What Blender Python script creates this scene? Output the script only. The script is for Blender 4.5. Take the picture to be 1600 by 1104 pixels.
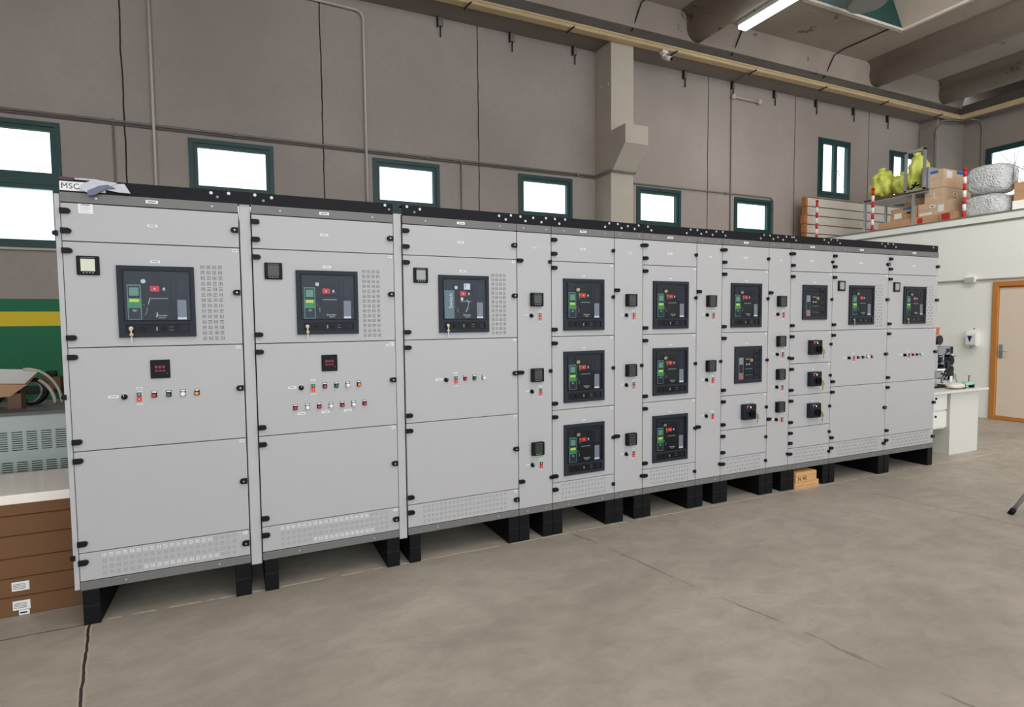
import bpy, bmesh, math, random
from mathutils import Vector, Matrix, noise
random.seed(7)
SC = bpy.context.scene
COL = SC.collection
for o in list(bpy.data.objects): bpy.data.objects.remove(o)

# ------------------------------------------------------------------ camera
YAW, PITCH, ROLL = 0.429234, -0.056363, 0.009825
cam_data = bpy.data.cameras.new('camera')
cam_data.sensor_fit = 'HORIZONTAL'; cam_data.sensor_width = 36.0
cam_data.lens = 894.847*36.0/1600.0
cam_data.clip_start = 0.05; cam_data.clip_end = 300
cam = bpy.data.objects.new('camera', cam_data); COL.objects.link(cam)
_f = Vector((math.sin(YAW)*math.cos(PITCH), math.cos(YAW)*math.cos(PITCH), math.sin(PITCH)))
_r = Vector((math.cos(YAW), -math.sin(YAW), 0)); _d = _f.cross(_r)
_r2 = _r*math.cos(ROLL)+_d*math.sin(ROLL); _d2 = -_r*math.sin(ROLL)+_d*math.cos(ROLL)
_m = Matrix((_r2, -_d2, -_f)).transposed().to_4x4()
_m.translation = Vector((0.8351, -3.5457, 1.5514))
cam.matrix_world = _m
SC.camera = cam

# ------------------------------------------------------------------ world, lights, exposure
SC.view_settings.view_transform = 'Standard'
SC.view_settings.look = 'None'
SC.view_settings.gamma = 1.0
SC.view_settings.use_curve_mapping = False
SC.view_settings.exposure = 0.0
world = bpy.data.worlds.new('sky'); SC.world = world; world.use_nodes = True
bg = world.node_tree.nodes['Background']
bg.inputs[0].default_value = (0.86, 0.93, 1.0, 1); bg.inputs[1].default_value = 2.7

def area_light(name, loc, rot, sx, sy, power, color=(1, 0.97, 0.93)):
    ld = bpy.data.lights.new(name, 'AREA'); ld.shape = 'RECTANGLE'; ld.size = sx; ld.size_y = sy
    ld.energy = power; ld.color = color
    o = bpy.data.objects.new(name, ld); COL.objects.link(o); o.location = loc; o.rotation_euler = rot
    return o
# added overhead fill lights, out of view; the roof has no openings above them
for i, (lx, ly, pw_) in enumerate(((-3.6, -3.4, 90), (1.0, -6.4, 125), (3.6, -3.3, 190), (5.6, -9, 125), (-1, -10.5, 110), (8.6, -1.6, 250), (8.6, -6.2, 190))):
    area_light('overhead_fill', (lx, ly, 6.6), (0, -0.95 if lx > 8 else 0, 0), 2.2, 2.8, pw_)  # right-hand pair tilted to brighten the white partition
area_light('skylight_daylight', (10.5, 2.2, 7.7), (0, 0, 0), 2.2, 1.7, 30, (0.95, 0.98, 1))

# ------------------------------------------------------------------ materials
def lin(c):
    out = []
    for v in c:
        v = v/255.0
        out.append(v/12.92 if v <= 0.04045 else ((v+0.055)/1.055)**2.4)
    return (out[0], out[1], out[2], 1.0)
MATS = {}
def mat(name, rgb, rough=0.5, metal=0.0, noise_amt=0.0, scale=20.0, bump=0.0, emit=0.0, coat=0.0, spec=0.5):
    if name in MATS: return MATS[name]
    m = bpy.data.materials.new(name); m.use_nodes = True
    nt = m.node_tree; b = nt.nodes['Principled BSDF']
    c = lin(rgb)
    b.inputs['Roughness'].default_value = rough; b.inputs['Metallic'].default_value = metal
    b.inputs['Specular IOR Level'].default_value = spec
    if coat: b.inputs['Coat Weight'].default_value = coat
    tc = nt.nodes.new('ShaderNodeTexCoord'); ns = nt.nodes.new('ShaderNodeTexNoise')
    ns.inputs['Scale'].default_value = scale; ns.inputs['Detail'].default_value = 4
    nt.links.new(tc.outputs['Object'], ns.inputs['Vector'])
    mx = nt.nodes.new('ShaderNodeMix'); mx.data_type = 'RGBA'
    a = max(noise_amt, 0.02)
    mx.inputs['A'].default_value = tuple(max(0, v*(1-a)) for v in c[:3])+(1,)
    mx.inputs['B'].default_value = tuple(min(1, v*(1+a)) for v in c[:3])+(1,)
    nt.links.new(ns.outputs['Fac'], mx.inputs['Factor'])
    nt.links.new(mx.outputs['Result'], b.inputs['Base Color'])
    if bump:
        bp = nt.nodes.new('ShaderNodeBump'); bp.inputs['Strength'].default_value = bump; bp.inputs['Distance'].default_value = 0.01
        nt.links.new(ns.outputs['Fac'], bp.inputs['Height']); nt.links.new(bp.outputs['Normal'], b.inputs['Normal'])
    if emit:
        b.inputs['Emission Color'].default_value = c; b.inputs['Emission Strength'].default_value = emit
    MATS[name] = m
    return m
def glass(name, tint=(240, 248, 250), refl=0.08, diffuse=0.0):
    m = bpy.data.materials.new(name); m.use_nodes = True; nt = m.node_tree
    for n in list(nt.nodes): nt.nodes.remove(n)
    out = nt.nodes.new('ShaderNodeOutputMaterial'); tr = nt.nodes.new('ShaderNodeBsdfTransparent')
    gl = nt.nodes.new('ShaderNodeBsdfGlossy'); gl.inputs['Roughness'].default_value = 0.03
    tr.inputs[0].default_value = lin(tint); mx = nt.nodes.new('ShaderNodeMixShader'); mx.inputs[0].default_value = refl
    nt.links.new(tr.outputs[0], mx.inputs[1]); nt.links.new(gl.outputs[0], mx.inputs[2])
    last = mx
    if diffuse:
        tl = nt.nodes.new('ShaderNodeBsdfTranslucent'); tl.inputs[0].default_value = lin(tint)
        nz = nt.nodes.new('ShaderNodeTexNoise'); nz.inputs['Scale'].default_value = 5
        m2 = nt.nodes.new('ShaderNodeMixShader'); m2.inputs[0].default_value = diffuse
        nt.links.new(last.outputs[0], m2.inputs[1]); nt.links.new(tl.outputs[0], m2.inputs[2]); last = m2
    nt.links.new(last.outputs[0], out.inputs[0]); MATS[name] = m
    return m

WHITE = mat('cabinet_paint', (178, 177, 178), 0.42, 0, 0.02, 6)
WHITE2 = mat('cabinet_side_paint', (182, 181, 183), 0.45, 0, 0.02, 6)
GAP = mat('dark_gap', (40, 40, 42), 0.7)
BLACK = mat('black_plastic', (14, 16, 22), 0.5, 0, 0.05, 30, spec=.2)
BEZEL = mat('bezel_plastic', (34, 39, 50), 0.5, 0, 0.05, 40, spec=.25)
FACE = mat('breaker_black', (7, 9, 14), 0.4, 0, 0.1, 40, spec=.25)
FACE2 = mat('breaker_slate', (22, 28, 38), 0.4, 0, 0.08, 40, spec=.25)
RAILM = mat('rail_black', (17, 16, 23), 0.55, 0, 0.05, 20, spec=.2)
GREYSTRIP = mat('grey_plinth', (112, 110, 108), 0.5, 0.1, 0.05, 15)
LEGM = mat('leg_black', (9, 11, 14), 0.6, 0, 0.1, 10, spec=.2)
STEEL = mat('bright_steel', (176, 176, 180), 0.35, 0.6, 0.05, 30)
BRASS = mat('brass', (176, 146, 96), 0.35, 0.7, 0.1, 40)
SLOT = mat('slot_dark', (70, 71, 74), 0.7)
SLOTG = mat('slot_grey', (150, 152, 154), 0.7)
SLOTW = mat('slot_lit_white', (238, 240, 242), 0.6)  # bright light in the vent slots, painted as a white colour
LABEL = mat('label_white', (236, 236, 234), 0.5)
INK = mat('ink', (30, 30, 34), 0.6)
RED = mat('lens_red', (190, 16, 34), 0.25, coat=0.5)
REDB = mat('button_red', (228, 42, 32), 0.35)
GREEN = mat('lens_green', (12, 92, 56), 0.25, coat=0.5)
ORANGE = mat('lens_orange', (240, 130, 14), 0.25, coat=0.5)
LENSW = mat('lens_white', (236, 236, 236), 0.25, coat=0.5)
TRIPG = mat('trip_green', (42, 150, 82), 0.4)
TRIPL = mat('trip_pale', (104, 158, 126), 0.4)
TRIPY = mat('trip_yellow', (224, 230, 70), 0.4)
PLATE = mat('data_plate', (134, 140, 144), 0.5)
SCREENL = mat('screen_cream', (214, 216, 196), 0.4)
SCREENM = mat('screen_grey', (150, 156, 150), 0.35)
SCREEND = mat('screen_olive', (48, 54, 40), 0.25)
LEDR = mat('led_red', (120, 16, 22), 0.4, emit=0.25)
COVER = glass('clear_cover', (244, 246, 250), 0.012)
PANE = glass('window_glass', (246, 250, 252), 0.05)
FROST = glass('frosted_glass', (238, 243, 240), 0.05, 0.6)
WFRAME = mat('window_green', (24, 66, 64), 0.5, 0, 0.06, 12)
CONDM = mat('conduit_grey', (130, 124, 120), 0.5, 0.1, 0.05, 15)
CONDW = mat('conduit_white', (196, 190, 184), 0.5, 0, 0.05, 15)
TAN = mat('tan_timber', (206, 182, 142), 0.55, 0, 0.18, 5, 0.05)
RUST = mat('dark_iron', (48, 42, 40), 0.7, 0.3, 0.2, 30)
CARD = mat('cardboard', (112, 77, 47), 0.8, 0, 0.07, 8)
CARD2 = mat('cardboard_pale', (212, 182, 152), 0.8, 0, 0.07, 8)
CARD3 = mat('cardboard_tan', (190, 150, 112), 0.8, 0, 0.07, 8)
TAPEW = mat('stretch_film', (254, 240, 228), 0.4, 0, 0.1, 12, coat=0.6)
ALU = mat('aluminium', (190, 192, 194), 0.35, 0.7, 0.05, 20)
WPLASTIC = mat('white_plastic', (232, 232, 226), 0.4)
PINE = mat('pine_wood', (206, 158, 104), 0.6, 0, 0.12, 12)
DOORW = mat('door_wood', (196, 128, 62), 0.45, 0, 0.14, 9)
DOORP = mat('door_panel', (230, 214, 196), 0.5, 0, 0.03, 5)
WALLW = mat('white_wall_paint', (248, 248, 242), 0.75, 0, 0.02, 1.5)
STRIPER = mat('pole_red', (200, 30, 44), 0.5)
STRIPEW = mat('pole_white', (238, 236, 232), 0.5)
PALEGREEN = mat('louvred_paint', (178, 190, 184), 0.45, 0, 0.05, 4)
DESKM = mat('desk_laminate', (216, 214, 208), 0.45, 0, 0.02, 5)
BLUEI = mat('blue_print', (44, 104, 176), 0.6)

def concrete_wall():
    m = bpy.data.materials.new('wall_concrete'); m.use_nodes = True; nt = m.node_tree; L = nt.links.new
    b = nt.nodes['Principled BSDF']; b.inputs['Roughness'].default_value = 0.85
    geo = nt.nodes.new('ShaderNodeTexCoord'); sep = nt.nodes.new('ShaderNodeSeparateXYZ'); L(geo.outputs['Object'], sep.inputs[0])
    n1 = nt.nodes.new('ShaderNodeTexNoise'); n1.inputs['Scale'].default_value = 0.55; n1.inputs['Detail'].default_value = 6; L(geo.outputs['Object'], n1.inputs['Vector'])
    n2 = nt.nodes.new('ShaderNodeTexNoise'); n2.inputs['Scale'].default_value = 14; n2.inputs['Detail'].default_value = 6; L(geo.outputs['Object'], n2.inputs['Vector'])
    cr = nt.nodes.new('ShaderNodeValToRGB'); cr.color_ramp.elements[0].position = 0.3; cr.color_ramp.elements[1].position = 0.72
    cr.color_ramp.elements[0].color = lin((160, 148, 141)); cr.color_ramp.elements[1].color = lin((182, 170, 162))
    L(n1.outputs['Fac'], cr.inputs[0])
    def math_(op, a, bb):
        n = nt.nodes.new('ShaderNodeMath'); n.operation = op
        for i, v in enumerate((a, bb)):
            if v is None: continue
            if isinstance(v, (int, float)): n.inputs[i].default_value = v
            else: L(v, n.inputs[i])
        return n.outputs[0]
    def mixc(fac, a, bb):
        n = nt.nodes.new('ShaderNodeMix'); n.data_type = 'RGBA'
        if isinstance(fac, float): n.inputs['Factor'].default_value = fac
        else: L(fac, n.inputs['Factor'])
        for k, v in (('A', a), ('B', bb)):
            if isinstance(v, tuple): n.inputs[k].default_value = v
            else: L(v, n.inputs[k])
        return n.outputs['Result']
    col = cr.outputs[0]
    fine = math_('MULTIPLY', n2.outputs['Fac'], 0.35)
    col = mixc(fine, col, lin((134, 124, 118)))
    # paint bands below 1.87 m
    z = sep.outputs['Z']
    g = math_('LESS_THAN', z, 1.87); yb = math_('MULTIPLY', math_('LESS_THAN', z, 1.72), math_('GREATER_THAN', z, 1.55))
    col = mixc(g, col, lin((48, 120, 84))); col = mixc(yb, col, lin((236, 208, 56)))
    # panel joints every 2.345 m
    n3 = nt.nodes.new('ShaderNodeTexNoise'); n3.inputs['Scale'].default_value = 3.0; n3.inputs['Detail'].default_value = 8; L(geo.outputs['Object'], n3.inputs['Vector'])
    xw = math_('ADD', sep.outputs['X'], math_('MULTIPLY', math_('SUBTRACT', n3.outputs['Fac'], 0.5), 0.035))
    fr = math_('FRACT', math_('ADD', math_('DIVIDE', math_('SUBTRACT', xw, 1.86), 2.345), 20.5), None)
    dist = math_('MULTIPLY', math_('ABSOLUTE', math_('SUBTRACT', fr, 0.5), None), 2.345)
    jt = math_('LESS_THAN', dist, 0.009)
    col = mixc(jt, col, lin((40, 34, 32)))
    L(col, b.inputs['Base Color'])
    bp = nt.nodes.new('ShaderNodeBump'); bp.inputs['Strength'].default_value = 0.25; bp.inputs['Distance'].default_value = 0.01
    L(n2.outputs['Fac'], bp.inputs['Height']); L(bp.outputs[0], b.inputs['Normal'])
    return m
WALL = concrete_wall()
PILLARM = mat('pillar_concrete', (196, 185, 171), 0.85, 0, 0.08, 3, 0.15)
def ceiling_mat():
    m = bpy.data.materials.new('ceiling_concrete'); m.use_nodes = True; nt = m.node_tree; L = nt.links.new
    b = nt.nodes['Principled BSDF']; b.inputs['Roughness'].default_value = 0.85
    tc = nt.nodes.new('ShaderNodeTexCoord')
    n1 = nt.nodes.new('ShaderNodeTexNoise'); n1.inputs['Scale'].default_value = 0.7; n1.inputs['Detail'].default_value = 7; L(tc.outputs['Object'], n1.inputs['Vector'])
    cr = nt.nodes.new('ShaderNodeValToRGB'); cr.color_ramp.elements[0].position = 0.3; cr.color_ramp.elements[1].position = 0.75
    cr.color_ramp.elements[0].color = lin((156, 144, 134)); cr.color_ramp.elements[1].color = lin((178, 166, 155)); L(n1.outputs['Fac'], cr.inputs[0])
    # peeling paint patches
    n2 = nt.nodes.new('ShaderNodeTexNoise'); n2.inputs['Scale'].default_value = 3.2; n2.inputs['Detail'].default_value = 9; n2.inputs['Roughness'].default_value = 0.7
    L(tc.outputs['Object'], n2.inputs['Vector'])
    r2 = nt.nodes.new('ShaderNodeValToRGB'); r2.color_ramp.elements[0].position = 0.62; r2.color_ramp.elements[1].position = 0.64; L(n2.outputs['Fac'], r2.inputs[0])
    mx = nt.nodes.new('ShaderNodeMix'); mx.data_type = 'RGBA'; L(r2.outputs[0], mx.inputs['Factor']); L(cr.outputs[0], mx.inputs['A']); mx.inputs['B'].default_value = lin((120, 110, 102))
    L(mx.outputs['Result'], b.inputs['Base Color'])
    bp = nt.nodes.new('ShaderNodeBump'); bp.inputs['Strength'].default_value = 0.2; bp.inputs['Distance'].default_value = 0.02
    L(n2.outputs['Fac'], bp.inputs['Height']); L(bp.outputs[0], b.inputs['Normal'])
    return m
CEIL = ceiling_mat()
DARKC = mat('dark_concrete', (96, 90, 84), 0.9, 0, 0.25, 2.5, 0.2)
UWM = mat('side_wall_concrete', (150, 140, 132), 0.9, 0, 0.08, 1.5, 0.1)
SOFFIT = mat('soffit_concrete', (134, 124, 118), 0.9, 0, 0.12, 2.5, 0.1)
def floor_mat():
    m = bpy.data.materials.new('floor_concrete'); m.use_nodes = True; nt = m.node_tree; L = nt.links.new
    b = nt.nodes['Principled BSDF']
    tc = nt.nodes.new('ShaderNodeTexCoord'); sep = nt.nodes.new('ShaderNodeSeparateXYZ'); L(tc.outputs['Object'], sep.inputs[0])
    def nz(scale, det, rough=0.55, sx=1, sy=1, dist=0.0):
        mp = nt.nodes.new('ShaderNodeMapping'); mp.inputs['Scale'].default_value = (sx, sy, 1); mp.inputs['Rotation'].default_value = (0, 0, 0.35)
        L(tc.outputs['Object'], mp.inputs['Vector'])
        n = nt.nodes.new('ShaderNodeTexNoise'); n.inputs['Scale'].default_value = scale; n.inputs['Detail'].default_value = det
        n.inputs['Roughness'].default_value = rough; n.inputs['Distortion'].default_value = dist; L(mp.outputs[0], n.inputs['Vector']); return n.outputs['Fac']
    def ramp(f, p0, p1, c0, c1):
        r = nt.nodes.new('ShaderNodeValToRGB'); r.color_ramp.elements[0].position = p0; r.color_ramp.elements[1].position = p1
        r.color_ramp.elements[0].color = c0; r.color_ramp.elements[1].color = c1; L(f, r.inputs[0]); return r.outputs[0]
    def mixc(fac, a, bb):
        n = nt.nodes.new('ShaderNodeMix'); n.data_type = 'RGBA'
        L(fac, n.inputs['Factor'])
        for k, v in (('A', a), ('B', bb)):
            if isinstance(v, tuple): n.inputs[k].default_value = v
            else: L(v, n.inputs[k])
        return n.outputs['Result']
    def M(op, a, bb=None):
        n = nt.nodes.new('ShaderNodeMath'); n.operation = op
        for i, v in enumerate((a, bb)):
            if v is None: continue
            if isinstance(v, (int, float)): n.inputs[i].default_value = v
            else: L(v, n.inputs[i])
        return n.outputs[0]
    big = nz(0.8, 7, 0.62, 1, 1.4, 0.2)
    col = ramp(big, 0.28, 0.74, lin((154, 145, 133)), lin((190, 181, 168)))
    med = nz(4.0, 9, 0.7, 1, 1.6, 0.35)
    col = mixc(M('MULTIPLY', ramp(med, 0.38, 0.7, (0, 0, 0, 1), (1, 1, 1, 1)), 0.42), col, lin((122, 114, 105)))
    fine = nz(60, 4)
    col = mixc(M('MULTIPLY', fine, 0.22), col, lin((120, 112, 104)))
    spot = nz(16, 2)
    col = mixc(ramp(spot, 0.83, 0.85, (0, 0, 0, 1), (1, 1, 1, 1)), col, lin((70, 66, 62)))
    X, Y = sep.outputs['X'], sep.outputs['Y']
    wob = M('MULTIPLY', M('SUBTRACT', nz(7, 6), 0.5), 0.03)
    # expansion joint running away from the wall past the first cabinet
    jx = M('ABSOLUTE', M('ADD', M('SUBTRACT', M('ADD', X, M('MULTIPLY', Y, 0.168)), 0.03), wob))
    front = M('LESS_THAN', Y, 0.0)
    col = mixc(M('MULTIPLY', M('LESS_THAN', jx, 0.014), front), col, lin((184, 172, 156)))
    col = mixc(M('MULTIPLY', M('LESS_THAN', jx, 0.006), front), col, lin((52, 46, 42)))
    # joint along the row: dark on the left, pale mortar line under the cabinets
    jy = M('ABSOLUTE', M('ADD', M('SUBTRACT', Y, 0.012), wob))
    col = mixc(M('MULTIPLY', M('LESS_THAN', jy, 0.004), M('LESS_THAN', X, 0.02)), col, lin((62, 56, 52)))
    jy2 = M('ABSOLUTE', M('ADD', M('SUBTRACT', Y, 0.03), wob))
    col = mixc(M('MULTIPLY', M('MULTIPLY', M('LESS_THAN', jy2, 0.006), M('GREATER_THAN', X, 0.02)), ramp(nz(9, 3), 0.42, 0.5, (0, 0, 0, 1), (1, 1, 1, 1))), col, lin((206, 198, 186)))
    # hairline joints running across the bay
    for (xa_, k_, wd_, st_, cc_) in ((2.945, -0.2, 0.010, .55, (96, 88, 82)), (5.76, -0.165, 0.02, .4, (104, 97, 92))):
        j_ = M('ABSOLUTE', M('ADD', M('SUBTRACT', M('SUBTRACT', X, M('MULTIPLY', Y, k_)), xa_), M('MULTIPLY', M('SUBTRACT', nz(2.6, 6), 0.5), 0.12)))
        col = mixc(M('MULTIPLY', M('MULTIPLY', M('MULTIPLY', M('LESS_THAN', j_, wd_), M('LESS_THAN', Y, 0.0)), ramp(nz(3.1, 4), 0.40, 0.55, (0, 0, 0, 1), (1, 1, 1, 1))), st_), col, lin(cc_))
    # long dark scuff at the right
    L(col, b.inputs['Base Color'])
    L(ramp(med, 0.3, 0.8, (0.42, 0.42, 0.42, 1), (0.66, 0.66, 0.66, 1)), b.inputs['Roughness'])
    bp = nt.nodes.new('ShaderNodeBump'); bp.inputs['Strength'].default_value = 0.12; bp.inputs['Distance'].default_value = 0.01
    L(med, bp.inputs['Height']); L(bp.outputs[0], b.inputs['Normal'])
    return m
FLOOR = floor_mat()
def bubble_mat():
    m = mat('bubble_wrap', (232, 235, 238), 0.18, 0, 0.2, 9, coat=0.5); nt = m.node_tree
    b = nt.nodes['Principled BSDF']; v = nt.nodes.new('ShaderNodeTexVoronoi'); v.inputs['Scale'].default_value = 42
    tc = nt.nodes.new('ShaderNodeTexCoord'); nt.links.new(tc.outputs['Object'], v.inputs['Vector'])
    bp = nt.nodes.new('ShaderNodeBump'); bp.inputs['Strength'].default_value = 0.9; bp.inputs['Distance'].default_value = 0.02; bp.invert = True
    nt.links.new(v.outputs['Distance'], bp.inputs['Height']); nt.links.new(bp.outputs[0], b.inputs['Normal'])
    b.inputs['Transmission Weight'].default_value = 0.25
    return m
BUBBLE = bubble_mat()
YELLOW = mat('yellow_sack', (232, 238, 110), 0.3, 0, 0.12, 6, 0.3)
YELLOW.node_tree.nodes['Principled BSDF'].inputs['Transmission Weight'].default_value = 0.15

# ------------------------------------------------------------------ mesh helpers
class MB:
    def __init__(s): s.bm = bmesh.new(); s.mats = []
    def mi(s, m):
        if m not in s.mats: s.mats.append(m)
        return s.mats.index(m)
    def _fin(s, faces, m, smooth=False):
        i = s.mi(m)
        for f in faces: f.material_index = i; f.smooth = smooth
    def box(s, x0, x1, y0, y1, z0, z1, m, bev=0.0):
        r = bmesh.ops.create_cube(s.bm, size=1.0); vs = r['verts']
        for v in vs:
            v.co = Vector(((x0+x1)/2+v.co.x*(x1-x0), (y0+y1)/2+v.co.y*(y1-y0), (z0+z1)/2+v.co.z*(z1-z0)))
        fs = set(f for v in vs for f in v.link_faces); s._fin(fs, m)
        if bev:
            es = list(set(e for v in vs for e in v.link_edges))
            n0 = len(s.bm.faces)
            rr = bmesh.ops.bevel(s.bm, geom=es, offset=bev, segments=2, profile=0.5, affect='EDGES')
            s._fin(rr['faces'], m)
        return s
    def cyl(s, c, axis, r, h, m, n=14, r2=None):
        c = Vector(c); a = Vector(axis).normalized()
        q = Vector((0, 0, 1)).rotation_difference(a).to_matrix().to_4x4(); q.translation = c
        rr = bmesh.ops.create_cone(s.bm, cap_ends=True, segments=n, radius1=r, radius2=r if r2 is None else r2, depth=h, matrix=q)
        fs = set(f for v in rr['verts'] for f in v.link_faces)
        i = s.mi(m)
        for f in fs: f.material_index = i; f.smooth = len(f.verts) == 4
        return s
    def rod(s, a, b, r, m, n=8):
        a = Vector(a); b = Vector(b); return s.cyl((a+b)/2, b-a, r, (b-a).length, m, n)
    def tube(s, pts, r, m, n=8):
        pts = [Vector(p) for p in pts]; rings = []
        up = Vector((0.13, 0.21, 0.97)).normalized()
        for i, p in enumerate(pts):
            if i == 0: t = pts[1]-p
            elif i == len(pts)-1: t = p-pts[-2]
            else: t = (pts[i+1]-p).normalized()+(p-pts[i-1]).normalized()
            t.normalize(); u = t.cross(up)
            if u.length < 0.1: u = t.cross(Vector((1, 0, 0)))
            u.normalize(); w = t.cross(u)
            rad = r[i] if isinstance(r, (list, tuple)) else r
            rings.append([s.bm.verts.new(p+(u*math.cos(2*math.pi*k/n)+w*math.sin(2*math.pi*k/n))*rad) for k in range(n)])
        fs = []
        for a, b in zip(rings, rings[1:]):
            for k in range(n): fs.append(s.bm.faces.new((a[k], a[(k+1) % n], b[(k+1) % n], b[k])))
        s._fin(fs, m, True)
        s._fin([s.bm.faces.new(rings[0][::-1]), s.bm.faces.new(rings[-1])], m)
        return s
    def prism(s, prof, axis, a0, a1, m, smooth=False):
        """prof: 2D outline; axis 'x','y','z' is the extrusion direction"""
        def P(u, v, a):
            return Vector((a, u, v)) if axis == 'x' else Vector((u, a, v)) if axis == 'y' else Vector((u, v, a))
        A = [s.bm.verts.new(P(u, v, a0)) for u, v in prof]; B = [s.bm.verts.new(P(u, v, a1)) for u, v in prof]
        fs = []; n = len(prof)
        for k in range(n): fs.append(s.bm.faces.new((A[k], A[(k+1) % n], B[(k+1) % n], B[k])))
        s._fin(fs, m, smooth)
        s._fin([s.bm.faces.new(A[::-1]), s.bm.faces.new(B)], m)
        return s
    def quad(s, pts, m):
        s._fin([s.bm.faces.new([s.bm.verts.new(Vector(p)) for p in pts])], m); return s
    def blob(s, c, sx, sy, sz, m, amp=0.1, fr=2.0, sq=1.0, sub=4, seed=0, crease=0.0):
        r = bmesh.ops.create_icosphere(s.bm, subdivisions=sub, radius=1.0)
        for v in r['verts']:
            p = v.co.copy()
            if sq != 1.0:
                p = Vector([math.copysign(abs(q)**sq, q) for q in p])
                v2 = p
            n_ = noise.noise(p*fr+Vector((seed, seed*2, 0)))*amp
            if crease: n_ -= abs(noise.noise(p*fr*2.3+Vector((0, seed, seed))))*crease
            p = p*(1+n_); v.co = Vector((c[0]+p.x*sx, c[1]+p.y*sy, c[2]+p.z*sz))
        s._fin(set(f for v in r['verts'] for f in v.link_faces), m, True)
        return s
    def mesh(s, name):
        bmesh.ops.recalc_face_normals(s.bm, faces=s.bm.faces)
        me = bpy.data.meshes.new(name); s.bm.to_mesh(me); s.bm.free()
        for m in s.mats: me.materials.append(m)
        return me
    def build(s, name, parent=None, loc=(0, 0, 0), rotz=0.0):
        return put(name, s.mesh(name), parent, loc, rotz)
def put(name, me, parent=None, loc=(0, 0, 0), rotz=0.0):
    o = bpy.data.objects.new(name, me); COL.objects.link(o); o.location = loc
    if rotz: o.rotation_euler = (0, 0, rotz)
    if parent: o.parent = parent
    return o
def thing(name, label, cat, loc=(0, 0, 0), rotz=0.0, group=None):
    o = bpy.data.objects.new(name, None); COL.objects.link(o); o.location = loc; o.rotation_euler = (0, 0, rotz)
    o.empty_display_size = 0.1
    return tag(o, label, cat, group)
def tag(o, label, cat, group=None):
    o['label'] = label; o['category'] = cat
    if group: o['group'] = group
    return o
def struct(o, label=None, cat=None):
    o['kind'] = 'structure'
    if label: o['label'] = label
    if cat: o['category'] = cat
    return o
def text_mesh(body, size, m, extrude=0.0004, align='LEFT'):
    cu = bpy.data.curves.new('text', 'FONT'); cu.body = body; cu.size = size; cu.extrude = extrude; cu.align_x = align; cu.space_character = 1.08
    o = bpy.data.objects.new('text_tmp', cu); COL.objects.link(o)
    bpy.context.view_layer.update()
    me = bpy.data.meshes.new_from_object(o.evaluated_get(bpy.context.evaluated_depsgraph_get()))
    bpy.data.objects.remove(o); me.materials.clear(); me.materials.append(m)
    # lay text in the XZ plane facing -Y
    me.transform(Matrix.Rotation(math.pi/2, 4, 'X'))
    return me
def dup(o, parent=None, **kw):
    c = o.copy(); COL.objects.link(c)
    if parent is not None: c.parent = parent
    for ch in list(o.children): dup(ch, c)
    return c

# ================================================================== THE HALL
X0, X1, YS, D = -8.0, 11.06, -13.0, 5.0      # left wall, white partition, open end, rear wall
XU, ZC, ZB = 16.45, 6.75, 6.34               # upper right wall, ceiling, rib underside
f = MB().box(X0-0.3, XU+0.3, YS, D+0.3, -0.2, 0.0, FLOOR).build('floor'); struct(f, 'mottled grey concrete workshop floor', 'floor')

# rear wall with openings
holes = []
for k in range(6): holes.append((-1.642+2.345*k-0.5, -1.642+2.345*k+0.5, 2.47, 3.94))
holes += [(-1.642-2.345-0.5, -1.642-2.345+0.5, 2.47, 3.94)]
holes += [(11.955, 12.96, 4.155, 5.38), (14.335, 15.34, 4.155, 5.38)]
holes.sort()
w = MB(); x = X0-0.3
for (a, b_, z0, z1) in holes:
    w.box(x, a, D, D+0.12, 0, 6.74, WALL); w.box(a, b_, D, D+0.12, 0, z0, WALL); w.box(a, b_, D, D+0.12, z1, 6.74, WALL); x = b_
w.box(x, XU+0.3, D, D+0.12, 0, 6.74, WALL)
struct(w.build('wall_back'), 'tall grey-brown precast panel wall behind the cabinets with green and yellow painted foot', 'wall')

def frame_rect(mb, x0, x1, z0, z1, y0, y1, t, m):
    mb.box(x0, x1, y0, y1, z1-t, z1, m); mb.box(x0, x1, y0, y1, z0, z0+t, m)
    mb.box(x0, x0+t, y0, y1, z0+t, z1-t, m); mb.box(x1-t, x1, y0, y1, z0+t, z1-t, m)
wn = 0
names_low = ['second from the left end, mostly outside the picture', 'large window at the left edge with frosted lower pane', 'lower window above the first cabinet', 'lower window behind the gap between second and third cabinets',
             'lower window just left of the concrete pillar', 'lower window just right of the concrete pillar', 'lower window nearest the white partition']
def low_window(x0, x1, desc, frosted):
    global wn; wn += 1
    r = bpy.data.objects.new('window_%d' % wn, None); COL.objects.link(r); r.location = (x0, D, 2.47)
    struct(r, 'green-framed '+desc, 'window')
    W = x1-x0; fb = MB()
    frame_rect(fb, -0.005, W+0.005, -0.005, 1.475, -0.02, 0.09, 0.055, WFRAME)
    fb.box(0.05, W-0.05, -0.01, 0.09, 0.74, 0.84, WFRAME)
    frame_rect(fb, 0.05, W-0.05, 0.84, 1.42, 0.0, 0.07, 0.045, WFRAME)
    frame_rect(fb, 0.05, W-0.05, 0.05, 0.74, 0.0, 0.07, 0.045, WFRAME)
    fb.build('window_frame', r)
    MB().box(0.09, W-0.09, 0.03, 0.04, 0.88, 1.38, PANE).build('pane', r)
    MB().box(0.09, W-0.09, 0.03, 0.04, 0.09, 0.70, FROST).build('pane', r)
    MB().box(-0.01, W+0.01, -0.05, 0.12, -0.03, -0.005, PILLARM).build('window_sill', r)
    return r
lows = [h for h in holes if h[2] < 3]
for h, d in zip(lows, names_low): low_window(h[0], h[1], d, True)
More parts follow.
